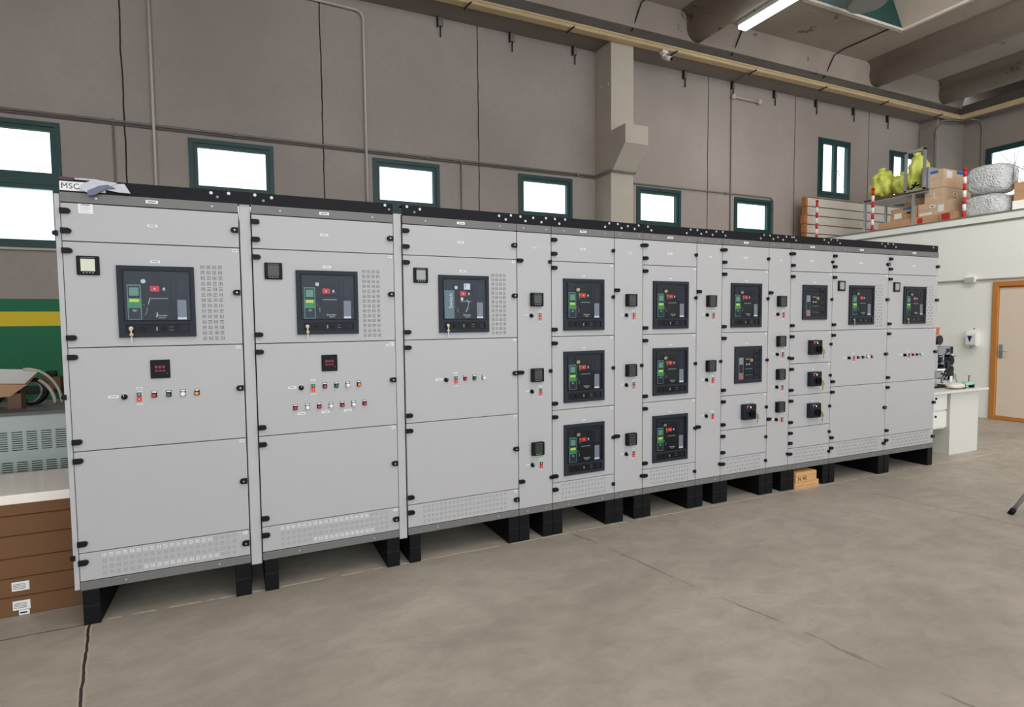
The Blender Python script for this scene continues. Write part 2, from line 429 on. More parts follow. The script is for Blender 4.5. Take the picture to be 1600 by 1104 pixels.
def casement(x0, W, z0, H, desc, rot=None, loc=None):
    global wn; wn += 1
    r = bpy.data.objects.new('window_%d' % wn, None); COL.objects.link(r); r.location = loc or (x0, D, z0)
    if rot: r.rotation_euler = (0, 0, rot)
    struct(r, desc, 'window')
    fb = MB(); frame_rect(fb, -0.005, W+0.005, -0.005, H+0.005, -0.02, 0.08, 0.07, WFRAME); fb.build('window_frame', r)
    for k in range(2):
        a = 0.06+k*(W-0.12)/2; b_ = a+(W-0.12)/2
        sb = MB(); frame_rect(sb, a, b_, 0.06, H-0.06, -0.035, 0.02, 0.055, WFRAME); so = sb.build('sash', r)
        MB().box(a+0.05, b_-0.05, -0.01, 0.0, 0.11, H-0.11, PANE).build('pane', so)
    MB().box(W/2+0.012, W/2+0.03, -0.06, -0.035, H*0.42, H*0.42+0.05, ALU).tube([(W/2+0.02, -0.06, H*0.45), (W/2+0.04, -0.075, H*0.47), (W/2+0.06, -0.075, H*0.44), (W/2+0.07, -0.075, H*0.38)], 0.008, ALU).build('window_handle', r)
casement(11.955, 1.005, 4.155, 1.225, 'upper green two-leaf window above the stacked white panels')
casement(14.335, 1.005, 4.155, 1.225, 'upper green two-leaf window behind the yellow sacks')

# pillar with corbel
p = MB().box(6.36, 6.81, 4.516, 5.0, 0, 6.13, PILLARM, 0.008)
p.prism([(4.52, 4.67), (4.123, 4.67), (4.123, 4.375), (4.45, 4.05), (4.52, 3.99)], 'x', 6.362, 6.808, PILLARM)
p.cyl((6.355, 4.80, 5.47), (1, 0, 0), 0.03, 0.02, CONDW).cyl((6.355, 4.60, 5.45), (1, 0, 0), 0.03, 0.02, CONDW)
struct(p.build('trim_1'), 'pale concrete pillar with a projecting corbel', 'pillar')
p = MB().box(15.4, XU, 4.6, 5.0, 0, 6.13, UWM, 0.01)
p.cyl((15.62, 4.6, 4.85), (0, 1, 0), 0.035, 0.03, CONDW).cyl((15.95, 4.6, 4.9), (0, 1, 0), 0.03, 0.03, CONDW)
struct(p.build('trim_2'), 'broad concrete pillar in the far corner above the mezzanine', 'pillar')

# edge beam, soffit and closure above the walls
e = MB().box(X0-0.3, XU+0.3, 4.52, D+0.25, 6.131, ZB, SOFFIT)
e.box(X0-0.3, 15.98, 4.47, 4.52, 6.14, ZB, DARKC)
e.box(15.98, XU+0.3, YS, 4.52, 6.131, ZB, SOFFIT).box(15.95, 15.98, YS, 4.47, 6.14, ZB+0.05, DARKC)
struct(e.build('trim_3'), 'weathered concrete edge beam running under the roof', 'beam')
t_ = MB().box(X0, 16.0, 4.36, 4.50, 6.085, 6.15, TAN, 0.01).box(15.84, 15.98, YS, 4.5, 6.085, 6.15, TAN, 0.01)
t_.box(X0, 15.9, 4.345, 4.36, 6.13, 6.16, TAN).box(15.825, 15.84, YS, 4.36, 6.13, 6.16, TAN)
struct(t_.build('trim_4'), 'long tan timber rail fixed along the edge beam', 'rail')

# ceiling slab with skylight hole, ribs and end closure
SX0, SX1, SY0, SY1 = 9.25, 11.76, 1.2, 3.2
c = MB()
c.box(X0-0.3, SX0, YS, 4.52, ZC, ZC+0.2, CEIL).box(SX1, XU+0.3, YS, 4.52, ZC, ZC+0.2, CEIL)
c.box(SX0, SX1, SY1, 4.52, ZC, ZC+0.2, CEIL).box(SX0, SX1, YS, SY0, ZC, ZC+0.2, CEIL)
c.prism([(4.4, ZB+0.0), (4.52, ZB+0.0), (4.52, ZC+0.2), (4.30, ZC+0.2), (4.30, ZC)], 'x', X0, 15.95, CEIL)
ce = c.build('ceiling'); struct(ce, 'dark grey concrete roof slab with peeling paint', 'ceiling')
def rib(xr):
    prof = [(xr, ZB)]
    for k in range(0, 8):                     # right flank
        a = k/7; prof.append((xr+0.02+0.12*a+0.10*max(0, a-.7)**2*11, ZB+0.03+(ZC-ZB-0.02)*a))
    pr_ = []
    for k in range(0, 11):                    # left flank: rounded belly, then a small fillet to the slab
        a = k/10*math.pi/2; pr_.append((xr-0.05-0.27*math.sin(a), ZB+0.27*(1-math.cos(a))))
    pr_ += [(xr-0.335, ZB+.32), (xr-0.365, ZB+.365), (xr-0.43, ZB+.40), (xr-0.52, ZC+.005)]
    prof = prof+pr_[::-1]
    MB().prism(prof, 'y', YS, 4.395, CEIL, True).build('rib', ce)
for xr in (-4.0, 0.9, 3.31, 8.1, 12.9, 15.28): rib(xr)
# skylight shaft
s_ = MB()
RIMM = mat('skylight_rim', (206, 198, 186), 0.6); SHAFT = mat('skylight_shaft', (190, 176, 164), 0.7, 0, 0.08, 3)
frame_dummy = None
s_.box(SX0-0.04, SX1+0.04, SY1-0.02, SY1+0.05, ZC-0.03, ZC+0.01, RIMM).box(SX1-0.02, SX1+0.05, SY0-0.04, SY1, ZC-0.03, ZC+0.01, RIMM)
s_.box(SX0-0.05, SX0+0.02, SY0-0.04, SY1, ZC-0.03, ZC+0.01, RIMM).box(SX0-0.04, SX1+0.04, SY0-0.05, SY0+0.02, ZC-0.03, ZC+0.01, RIMM)
s_.prism([(SX1-.012, ZC+.005), (SX1+.04, ZC+.005), (SX1-.66, ZC+1.1), (SX1-.72, ZC+1.1)], 'y', SY0, SY1, SHAFT).prism([(SX0+.012, ZC+.005), (SX0-.04, ZC+.005), (SX0+.66, ZC+1.1), (SX0+.72, ZC+1.1)], 'y', SY0, SY1, SHAFT)
s_.box(SX0, SX1, SY0-0.04, SY0+.012, ZC+.01, ZC+1.1, SHAFT)
s_.box(SX0, SX1, SY1-.012, SY1+0.04, ZC+.01, ZC+1.1, WFRAME)
sky_o = s_.build('window_11')
struct(sky_o, 'square roof skylight opening at the top right of the picture', 'window')
MB().box(SX0, SX1, SY0, SY1, ZC+1.06, ZC+1.08, glass('tinted_glass', (176, 170, 160), 0.04)).build('pane', sky_o)
g_ = MB()
for k in range(5): g_.box(SX0+0.5*k, SX0+0.5*k+0.05, SY0, SY1, ZC+1.0, ZC+1.06, WFRAME)
g_.build('glazing_bar', sky_o)
wn = 9

# left wall, upper right wall, white partition and mezzanine
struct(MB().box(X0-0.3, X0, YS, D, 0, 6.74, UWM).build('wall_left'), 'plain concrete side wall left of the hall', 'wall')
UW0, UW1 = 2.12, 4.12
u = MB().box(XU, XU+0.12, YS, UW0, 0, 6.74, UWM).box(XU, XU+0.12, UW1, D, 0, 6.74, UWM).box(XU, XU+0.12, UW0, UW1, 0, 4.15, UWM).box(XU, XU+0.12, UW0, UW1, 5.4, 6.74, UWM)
struct(u.build('wall_right'), 'upper concrete wall beyond the mezzanine', 'wall')
casement(0, 2.0, 4.15, 1.25, 'wide green window on the far right wall showing bare branches', rot=-math.pi/2, loc=(XU, UW1, 4.15))
DY0, DY1, DZ = 0.30, 1.315, 2.07
pw = MB().box(X1, X1+0.12, YS, DY0, 0, 2.9, WALLW).box(X1, X1+0.12, DY1, D, 0, 2.9, WALLW).box(X1, X1+0.12, DY0, DY1, DZ, 2.9, WALLW)
struct(pw.build('wall_partition'), 'white painted partition wall under the mezzanine', 'wall')
sl = MB().box(X1-0.02, XU, YS, D, 2.985, 3.10, WALLW).box(X1, X1+0.12, YS, D, 2.9, 2.985, WALLW)
sl.box(X1-0.03, X1+0.02, YS, D, 3.085, 3.105, CONDM).box(X1-0.015, X1, YS, D, 2.962, 2.985, CONDM)
struct(sl.build('floor_mezzanine'), 'mezzanine floor slab with white edge', 'floor')
# door in the partition
dr = bpy.data.objects.new('door_1', None); COL.objects.link(dr); dr.location = (X1, DY0, 0); struct(dr, 'pale beige door in an orange-brown wooden frame', 'door')
fb = MB().box(-0.03, 0.13, 1.015-0.075, 1.015, 0, DZ, DOORW, 0.006).box(-0.03, 0.13, 0, 0.075, 0, DZ, DOORW, 0.006).box(-0.03, 0.13, 0.075, 0.94, DZ-0.075, DZ, DOORW, 0.006)
fb.build('door_frame', dr)
lf = MB().box(0.0, 0.045, 0.08, 0.935, 0.06, 1.985, DOORP); lf.box(-0.006, 0.045, 0.08, 0.935, 0.005, 0.06, DOORW).box(-0.006, 0.04, 0.08, 0.935, 1.975, 1.99, DOORW)
leaf = lf.build('door_leaf', dr)
MB().box(-0.012, -0.001, 0.87, 0.915, 0.93, 1.13, PLATE, 0.003).tube([(-0.01, 0.895, 1.04), (-0.05, 0.895, 1.04), (-0.055, 0.86, 1.04), (-0.05, 0.77, 1.04)], 0.009, STEEL).build('door_handle', leaf)

# ================================================================== SWITCHBOARD ROW
XS = [0, .801, .863, 1.664, 1.720, 2.517, 2.789, 3.332, 3.596, 4.134, 4.407, 4.944, 5.21, 5.747, 6.539, 7.322]
KN = [(0, 0), (.801, 0), (1.664, .013), (3.332, .055), (4.944, .066), (7.322, .030)]
def rowy(x):
    for (a, ya), (b, yb) in zip(KN, KN[1:]):
        if x <= b: return ya+(yb-ya)*(x-a)/(b-a), math.atan2(yb-ya, b-a)
    return KN[-1][1], 0.0
SP = {'a': [1.972, 1.438, .908, .38], '9': [1.969, 1.438, .906, .614, .378], '11': [1.968, 1.436, 1.144, .858, .567, .378], 'n': []}
TOP, BOT = 2.163, .232

# ---- shared part meshes (local origin noted)
def m_hinge():   # black half-stadium clip growing to +x from the edge, centre z=0
    b = MB(); prof = [(0.0, -0.0135), (0.030, -0.0135)]
    prof += [(0.030+0.0135*math.cos(a), 0.0135*math.sin(a)) for a in [math.pi*(-0.5+k/8) for k in range(1, 8)]]
    prof += [(0.030, 0.0135), (0.0, 0.0135)]
    b.prism(prof, 'y', -0.016, 0.0, BLACK); return b.mesh('hinge')
def m_latch():
    b = MB(); prof = [(0.0, -0.0145), (-0.024, -0.0145)]
    prof += [(-0.024-0.0145*math.cos(a), 0.0145*math.sin(a)) for a in [math.pi*(-0.5+k/8) for k in range(1, 8)]]
    prof += [(-0.024, 0.0145), (0.0, 0.0145)]
    b.prism(prof, 'y', -0.018, 0.0, BLACK); b.cyl((-0.018, -0.0185, 0), (0, 1, 0), 0.0045, 0.003, STEEL, 10); b.box(-0.006, 0.0, -0.02, -0.018, -0.01, 0.01, BLACK)
    return b.mesh('latch')
ME_HINGE, ME_LATCH = m_hinge(), m_latch()
ME_CLIP = MB().prism([(0.0, -0.013), (-0.012, -0.013), (-0.022, -0.007), (-0.022, 0.007), (-0.012, 0.013), (0.0, 0.013)], 'y', -0.017, 0.0, BLACK).mesh('latch')
def vents(nx, nz, px, pz, x0, z0, mfun, name, s=1.0):
    b = MB()
    for j in range(nz):
        for i in range(nx):
            cx, cz = x0+i*px, z0-j*pz; m = mfun(i, j)
            for k in (-1, 0, 1):
                if (i+j) % 2: b.box(cx-0.0095*s, cx+0.0095*s, -0.0012, 0.0, cz+k*0.0075*s-0.0011, cz+k*0.0075*s+0.0011, m)
                else: b.box(cx+k*0.0075*s-0.0011, cx+k*0.0075*s+0.0011, -0.0012, 0.0, cz-0.0095*s, cz+0.0095*s, m)
    return b.mesh(name)
ME_VSIDE = vents(4, 14, 0.0285, 0.0298, 0.614, 1.861, lambda i, j: SLOT, 'ventilation_slots')
ME_VSIDE2 = vents(4, 14, 0.0285, 0.0298, 0.614, 1.861, lambda i, j: SLOTG, 'ventilation_slots', .85)
ME_VB1 = vents(21, 4, 0.0305, 0.032, 0.11, 0.358, lambda i, j: SLOTW if (j == 0 and i < 17) or (j == 3 and 5 < i < 18) else SLOTG, 'ventilation_slots')  # parts of top and bottom rows painted white as if lit
ME_VB3 = vents(21, 4, 0.0290, 0.032, 0.11, 0.358, lambda i, j: SLOTG, 'ventilation_slots', .85)
ME_VB5 = vents(14, 4, 0.0285, 0.032, 0.085, 0.358, lambda i, j: SLOTG, 'ventilation_slots', .8)
def lamp_mesh(col):
    b = MB(); b.box(-0.0125, 0.0125, -0.0025, 0, -0.014, 0.020, BLACK, 0.001).box(-0.010, 0.010, -0.0032, -0.0024, 0.011, 0.018, LABEL)
    b.cyl((0, -0.006, -0.003), (0, 1, 0), 0.0125, 0.010, STEEL if col is LENSW else BLACK, 18).cyl((0, -0.014, -0.003), (0, 1, 0), 0.0085, 0.010, col, 18, 0.0105)
    return b.mesh('indicator_lamp')
ME_LAMP = {k: lamp_mesh(v) for k, v in dict(red=RED, green=GREEN, white=LENSW, orange=ORANGE).items()}
def m_gr():
    b = MB(); b.box(-0.0135, 0.0135, -0.006, 0, -0.028, 0.024, WPLASTIC, 0.002)
    b.box(-0.011, 0.011, -0.013, -0.006, -0.001, 0.021, GREEN, 0.002).box(-0.011, 0.011, -0.015, -0.006, -0.0255, -0.002, REDB, 0.002)
    b.box(-0.0015, 0.0015, -0.0137, -0.013, 0.006, 0.014, LABEL).box(-0.0025, 0.0025, -0.0157, -0.015, -0.0165, -0.0125, LABEL)
    return b.mesh('push_button')
def m_sw():
    b = MB(); b.box(-0.0125, 0.0125, -0.0025, 0, -0.014, 0.020, STEEL, 0.001).cyl((0, -0.006, -0.003), (0, 1, 0), 0.014, 0.010, BLACK, 18)
    b.box(-0.004, 0.004, -0.024, -0.008, -0.016, 0.010, BLACK, 0.0015).box(-0.001, 0.001, -0.0247, -0.024, 0.0, 0.009, LABEL)
    return b.mesh('selector_switch')
ME_GR, ME_SW = m_gr(), m_sw()
def m_meter(sz, screen, prot):
    b = MB(); b.box(-sz/2, sz/2, -prot, 0, -sz/2, sz/2, BLACK, 0.004)
    for k in range(4): b.box(-0.022+k*0.013, -0.015+k*0.013, -prot-0.0015, -prot, -sz*0.41, -sz*0.35, PLATE)
    b.box(-sz*.3, sz*.3, -prot-0.001, -prot, sz*.40, sz*.42, PLATE)
    s2 = MB().box(-sz*.31, sz*.31, -prot-0.001, -prot+0.001, -sz*.30, sz*.34, screen)
    return b.mesh('panel_meter'), s2.mesh('screen')
ME_MET = {k: m_meter(*v) for k, v in dict(cream=(.096, SCREENL, .012), olive=(.094, SCREEND, .012), grey=(.095, SCREENM, .012), small=(.094, SCREEND, .03)).items()}
def m_dig():
    b = MB(); b.box(-.045, .045, -.01, 0, -.049, .049, BLACK, .003)
    for k in range(3): b.box(-.024+k*.017, -.012+k*.017, -.0108, -.01, .004, .018, LEDR).box(-.024+k*.017, -.012+k*.017, -.0108, -.01, -.014, -.004, LEDR)
    b.box(.028, .034, -.0108, -.01, -.026, -.021, LEDR)
    return b.mesh('relay_display')
ME_DIG = m_dig()
def label_mesh(w_, h_, line=True):
    b = MB().box(-w_/2, w_/2, -0.0012, 0, -h_/2, h_/2, LABEL)
    if line: b.box(-w_*.34, w_*.34, -0.0016, -0.0012, -h_*.12, h_*.12, INK)
    return b.mesh('name_label')
ME_LB = {k: label_mesh(*v) for k, v in dict(big=(.055, .016), mid=(.045, .013), small=(.026, .009), corner=(.022, .014)).items()}
ME_TXT = text_mesh('Schneider', 0.0125, LABEL)
ME_TXT2 = text_mesh('Electric', 0.0095, LABEL)

# ---- air circuit breaker: origin = top-left of bezel, on the door surface; bezel with opening, recessed face
def acb_meshes():
    W, H = .35, .372; d = {}
    b = MB(); t = -.014
    ox0, ox1, oz0, oz1 = .029, .327, -.283, -.026
    b.box(0, W, t, 0, oz1, 0, BEZEL).box(0, ox0, t, 0, oz0, oz1, BEZEL).box(ox1, W, t, 0, oz0, oz1, BEZEL)
    b.box(0, W, t, 0, -.303, oz0, BEZEL).box(0, .032, t, 0, -H, -.303, BEZEL).box(.320, W, t, 0, -H, -.303, BEZEL).box(.032, .320, t, 0, -H, -.350, BEZEL)
    b.box(.032, .320, -.008, 0, -.350, -.303, FACE)                    # lower strip
    for x_ in (.105, .197): b.cyl((x_, -.010, -.327), (0, 1, 0), .009, .006, BLACK, 14)
    b.box(.165, .172, -.0095, -.008, -.338, -.318, PLATE).box(.225, .245, -.0095, -.008, -.320, -.318, PLATE).box(.225, .245, -.0095, -.008, -.336, -.334, PLATE)
    b.box(.28, .312, -.0095, -.008, -.343, -.310, FACE2)
    # inner rim
    b.box(ox0, ox1, t-.003, t, oz1, oz1+.004, BLACK).box(ox0, ox1, t-.003, t, oz0-.004, oz0, BLACK).box(ox0-.004, ox0, t-.003, t, oz0-.004, oz1+.004, BLACK).box(ox1, ox1+.004, t-.003, t, oz0-.004, oz1+.004, BLACK)
    d['circuit_breaker'] = b.mesh('circuit_breaker')
    g = MB().box(ox0, ox1, -.003, -.001, oz0, oz1, FACE2)
    g.box(.100, .238, -.008, -.003, -.281, -.055, FACE).box(.130, .232, -.0105, -.008, -.275, -.178, FACE, .002)
    g.box(.240, .258, -.007, -.003, -.150, -.055, FACE2).box(.240, .262, -.005, -.003, -.281, -.150, BLACK)
    g.box(.266, .310, -.006, -.003, -.150, -.060, BEZEL, .002)
    g.box(.145, .225, -.0112, -.0105, -.172, -.166, PLATE)
    g.box(.150, .163, -.0095, -.008, -.095, -.066, FACE2).box(.168, .178, -.0095, -.008, -.095, -.080, FACE2)
    g.box(.203, .212, -.0095, -.008, -.124, -.112, LABEL).box(.198, .217, -.009, -.008, -.130, -.127, PLATE)
    g.box(.112, .118, -.0095, -.008, -.205, -.199, PLATE).box(.126, .132, -.0095, -.008, -.24, -.215, PLATE)
    d['breaker_face'] = g.mesh('breaker_face')
    q = MB().box(.042, .104, -.010, -.003, -.280, -.098, TRIPL, .001)
    q.box(.046, .100, -.0115, -.010, -.168, -.104, FACE2).box(.052, .094, -.0122, -.0115, -.155, -.112, TRIPL)
    q.box(.044, .102, -.0115, -.010, -.216, -.168, TRIPG).box(.052, .094, -.0122, -.0115, -.188, -.172, TRIPY)
    q.box(.046, .100, -.0115, -.010, -.276, -.218, BEZEL).box(.064, .082, -.0122, -.0115, -.238, -.226, PLATE)
    d['trip_unit'] = q.mesh('trip_unit')
    d['off_button'] = MB().box(.145, .187, -.013, -.008, -.134, -.104, REDB, .002).box(.163, .169, -.0137, -.013, -.123, -.115, LABEL).mesh('off_button')
    d['data_plate'] = MB().box(.266, .308, -.0045, -.003, -.268, -.175, PLATE).box(.266, .308, -.005, -.003, -.280, -.268, LABEL).mesh('data_plate')
    d['lock'] = MB().cyl((.116, -.012, -.080), (0, 1, 0), .011, .008, STEEL, 16).mesh('lock')
    d['key'] = MB().cyl((.055, -.018, -.325), (0, 1, 0), .010, .012, STEEL, 16).cyl((.055, -.027, -.330), (0, 1, 0), .008, .004, BRASS, 12).box(.052, .058, -.026, -.023, -.352, -.330, STEEL).cyl((.056, -.024, -.358), (0, 1, 0), .009, .003, BRASS, 12).box(.053, .059, -.0255, -.0235, -.398, -.362, STEEL).mesh('key')
    d['key_in'] = MB().cyl((.122, -.0135, -.078), (0, 1, 0), .012, .006, BRASS, 12).cyl((.133, -.0125, -.112), (0, 1, 0), .009, .0025, BRASS, 12).box(.130, .136, -.0135, -.0115, -.142, -.116, BRASS).mesh('key')
    d['clear_cover'] = MB().box(ox0, ox1, -.0165, -.0155, oz0, oz1, COVER).mesh('clear_cover')
    d['film'] = MB().box(.036, .098, -.0135, -.0125, -.280, -.100, mat('film_grey', (96, 118, 116), .3)).mesh('protective_film')
    return d
ACB = acb_meshes()
ME_SWT = text_mesh('Switch', 0.034, LABEL); ME_SWT.transform(Matrix.Rotation(-math.pi/2, 4, 'Y'))
def add_acb(root, x, z, key=True, inner=False, film=False, scale=None):
    y = -.0
    a = put('circuit_breaker', ACB['circuit_breaker'], root, (x, y, z))
    if scale: a.scale = scale
    for n_ in ('breaker_face', 'trip_unit', 'off_button', 'data_plate', 'lock', 'clear_cover'):
        o = put(n_, ACB[n_], a)
        if n_ == 'off_button': o['label'] = 'red off button'
        if n_ == 'trip_unit': o['label'] = 'green and yellow trip unit'
    if key: put('key', ACB['key'], a)
    if inner: put('key', ACB['key_in'], a)
    put('brand_lettering', ME_TXT, a, (.166, -.0108, -.262)); put('brand_lettering', ME_TXT2, a, (.180, -.0108, -.273))
    if film:
        put('protective_film', ACB['film'], a)
        put('film_lettering', ME_SWT, a, (.090, -.0142, -.215))
        MB().box(.172, .215, -.0120, -.0105, -.092, -.052, LABEL).box(.182, .186, -.0125, -.012, -.075, -.055, INK).box(.150, .165, -.0125, -.011, -.163, -.143, LABEL).tube([(.19, -.0125, -.16), (.205, -.013, -.175), (.198, -.0125, -.21), (.182, -.0125, -.24)], .0022, LABEL, 6).build('plastic_wrap', a)
    return a
def nsx_meshes():      # smaller flush breaker without lower strip
    W, H = .312, .314; d = {}
    b = MB(); t = -.013
    b.box(0, W, t, 0, -.026, 0, BEZEL).box(0, .038, t, 0, -H, -.026, BEZEL).box(W-.022, W, t, 0, -H, -.026, BEZEL).box(.038, W-.022, t, 0, -H, -H+.028, BEZEL)
    b.box(.225, W-.022, -.009, 0, -H+.028, -.026, FACE2)
    for k in range(4): b.cyl((.258, -.011, -.06-k*.062), (0, 1, 0), .011, .005, BLACK, 12)
    d['b'] = b.mesh('circuit_breaker')
    d['f'] = MB().box(.038, .225, -.003, -.001, -H+.028, -.026, FACE2).box(.105, .215, -.008, -.003, -.275, -.095, FACE).box(.12, .2, -.0095, -.008, -.195, -.190, PLATE).box(.13, .142, -.0095, -.008, -.16, -.148, LABEL).box(.16, .172, -.0095, -.008, -.16, -.148, LABEL).box(.125, .165, -.0095, -.008, -.115, -.104, BRASS).box(.12, .205, -.0088, -.008, -.247, -.244, PLATE).mesh('breaker_face')
    d['t'] = MB().box(.045, .098, -.009, -.003, -.282, -.095, PLATE, .001).box(.05, .093, -.0102, -.009, -.15, -.10, SCREENM).box(.05, .093, -.0102, -.009, -.225, -.155, FACE2).box(.05, .093, -.0102, -.009, -.278, -.245, mat('trip_orange', (206, 112, 70), .4)).mesh('trip_unit')
    d['k'] = MB().box(.17, .2, -.014, -.010, -.135, -.105, BRASS, .004).cyl((.19, -.014, -.12), (0, 1, 0), .012, .006, BRASS, 12).mesh('key')
    d['c'] = MB().box(.038, .225, -.0145, -.0135, -H+.028, -.026, COVER).mesh('clear_cover')
    return d
NSX = nsx_meshes()
def add_nsx(root, x, z):
    a = put('circuit_breaker', NSX['b'], root, (x, 0, z))
    put('breaker_face', NSX['f'], a); put('trip_unit', NSX['t'], a)['label'] = 'grey and orange trip unit'
    put('key', NSX['k'], a); put('clear_cover', NSX['c'], a)
    return a
def mccb_meshes():     # protruding handle block, origin top-left
    d = {}
    b = MB().box(0, .138, -.045, 0, -.132, 0, BEZEL, .006).box(.012, .10, -.052, -.045, -.118, -.05, FACE2, .004).box(.012, .126, -.048, -.045, -.04, -.01, FACE)
    b.box(.02, .034, -.049, -.048, -.032, -.018, REDB).box(.06, .074, -.049, -.048, -.032, -.018, LABEL).box(.02, .06, -.0485, -.048, -.014, -.012, LABEL)
    d['b'] = b.mesh('circuit_breaker')
    d['h'] = MB().cyl((.075, -.062, -.08), (0, 1, 0), .028, .022, BLACK, 20).box(.068, .082, -.088, -.07, -.112, -.05, BLACK, .003).mesh('rotary_handle')
    d['k'] = MB().cyl((.122, -.052, -.088), (0, 1, 0), .013, .02, BRASS, 14).cyl((.134, -.062, -.10), (0, 1, 0), .012, .004, BRASS, 12).box(.128, .136, -.062, -.058, -.165, -.10, BRASS).cyl((.145, -.06, -.118), (0, 1, 0), .009, .003, BRASS, 12).mesh('key')
    return d
MCC = mccb_meshes()
def add_mccb(root, x, z):
    a = put('circuit_breaker', MCC['b'], root, (x, 0, z)); put('rotary_handle', MCC['h'], a); put('key', MCC['k'], a); return a
def add_meter(root, x, z, kind):
    a, s2 = ME_MET[kind]; o = put('panel_meter', a, root, (x, 0, z)); put('screen', s2, o); return o
def add_pair(root, x, z):        # selector switch and green/red push button on the narrow doors
    put('selector_switch', ME_SW, root, (x, 0, z)); put('push_button', ME_GR, root, (x+.067, 0, z-.006))
    put('name_label', ME_LB['small'], root, (x-.034, 0, z)); put('name_label', ME_LB['small'], root, (x+.067, 0, z+.032)); put('name_label', ME_LB['small'], root, (x+.067, 0, z-.045))
def add_buttons(root, x, z, seq, pitch=.0665, lab=True):
    for i, k in enumerate(seq):
        if k == 'sw': put('selector_switch', ME_SW, root, (x+i*pitch, 0, z))
        elif k == 'gr': put('push_button', ME_GR, root, (x+i*pitch, 0, z-.003))
        else: put('indicator_lamp', ME_LAMP[k], root, (x+i*pitch, 0, z))['label'] = k+' lamp'
    if lab:
        put('name_label', ME_LB['mid'], root, (x-.048, 0, z)); put('name_label', ME_LB['small'], root, (x+pitch, 0, z+.038)); put('name_label', ME_LB['small'], root, (x+pitch, 0, z-.046))

CAB_GROUP = 'white switchboard cabinets standing in one row'
def cabinet(i0, splits, label, narrow=False, vside=None, vbot=None, legs=(0.082, 0.082)):
    xa, xb = XS[i0], XS[i0+1]; w_ = xb-xa; y_, rz = rowy((xa+xb)/2); ya, _ = rowy(xa+1e-4)
    r = thing('switchboard_cabinet', label, 'electrical cabinet', (xa, ya, 0), rz, CAB_GROUP)
    g = .0015
    bd = MB().box(g+.002, w_-g-.002, .022, .80, .185, 2.215, GAP); bd.build('cabinet_body', r)
    MB().box(g, w_-g, 0.0, .021, .185, BOT-.002, GREYSTRIP, .002).cyl((w_*.25, -.001, .208), (0, 1, 0), .006, .004, STEEL, 10).cyl((w_*.8, -.001, .208), (0, 1, 0), .006, .004, STEEL, 10).build('plinth', r)
    tp = MB().box(g, w_-g, -.002, .021, TOP+.002, 2.2145, GREYSTRIP, .002).cyl((w_*.19, -.003, 2.19), (0, 1, 0), .005, .004, STEEL, 10).cyl((w_*.84, -.003, 2.19), (0, 1, 0), .005, .004, STEEL, 10).build('top_strip', r)
    if not narrow: put('name_label', ME_LB['big'], r, (w_*.49, -.002, 2.192))
    zs = [TOP]+splits+[BOT]
    for k in range(len(zs)-1):
        db = MB().box(g+.001, w_-g-.001, 0.0, .02, zs[k+1]+.002, zs[k]-.002, WHITE, .0025)
        d_ = db.build('door', r)
        last = (k == len(zs)-2)
        if not narrow:
            put('hinge', ME_HINGE, d_, (0, 0, zs[k]-.047 if k else 2.121))
            if not last and zs[k]-zs[k+1] > .16: put('hinge', ME_HINGE, d_, (0, 0, zs[k+1]+.051))
            put('latch', ME_LATCH if w_ > .7 else ME_CLIP, d_, (w_-.004, 0, (zs[k]+zs[k+1])/2+(.02 if not last and k else .0)))
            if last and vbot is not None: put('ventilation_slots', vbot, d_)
            if k == 0: put('name_label', ME_LB['mid'], d_, (w_*.487, 0, 2.068))
            else: put('name_label', ME_LB['corner'], d_, (w_-.025, 0, zs[k]-.016)) if w_ > .7 or k < 4 else None
    if vside is not None: put('ventilation_slots', vside, r)
    for k, (a, b_) in enumerate(((.008 if w_ > .7 else .001, legs[0]), (w_-legs[1], w_-.001))):
        MB().box(a, b_, 0.0, .82, 0.0, .184, LEGM, .003).box(a, b_, -.001, 0, .098, .100, GAP).build('support_leg', r)
    return r

SEQ6 = ['sw', 'gr', 'red', 'green', 'white', 'orange']
# 1
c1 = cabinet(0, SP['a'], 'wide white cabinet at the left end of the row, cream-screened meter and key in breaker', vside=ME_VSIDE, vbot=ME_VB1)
add_meter(c1, .105, 1.853, 'cream'); add_acb(c1, .223, 1.858, key=True)
MB().tube([(.366, -.011, 1.690), (.361, -.013, 1.672), (.357, -.012, 1.655)], .0018, LABEL, 6).tube([(.352, -.011, 1.625), (.342, -.013, 1.600)], .0022, PLATE, 6).tube([(.395, -.011, 1.618), (.398, -.012, 1.600), (.392, -.012, 1.590)], .002, LABEL, 6).build('lock_cable', c1)
put('relay_display', ME_DIG, c1, (.398, 0, 1.316)); add_buttons(c1, .232, 1.180, SEQ6); put('name_label', ME_LB['mid'], c1, (.395, 0, 1.882))
rp = MB().box(-.03, .03, -.001, 0, -.024, .024, LABEL)
for k in range(5): rp.box(-.024, .02-.006*(k % 2), -.0014, -.001, .014-.008*k, .0155-.008*k, PLATE)
rp.box(-.018, .018, -.0014, -.001, .018, .021, INK); rp.build('rating_plate', c1, (.105, 0, 2.137))
sp_ = MB().box(-.024, -.001, .006, .80, .19, 2.205, WHITE2, .002).build('side_panel', c1)
for z_ in (2.01, 1.19, .36): put('hinge', ME_CLIP, sp_, (-.014, .014, z_))
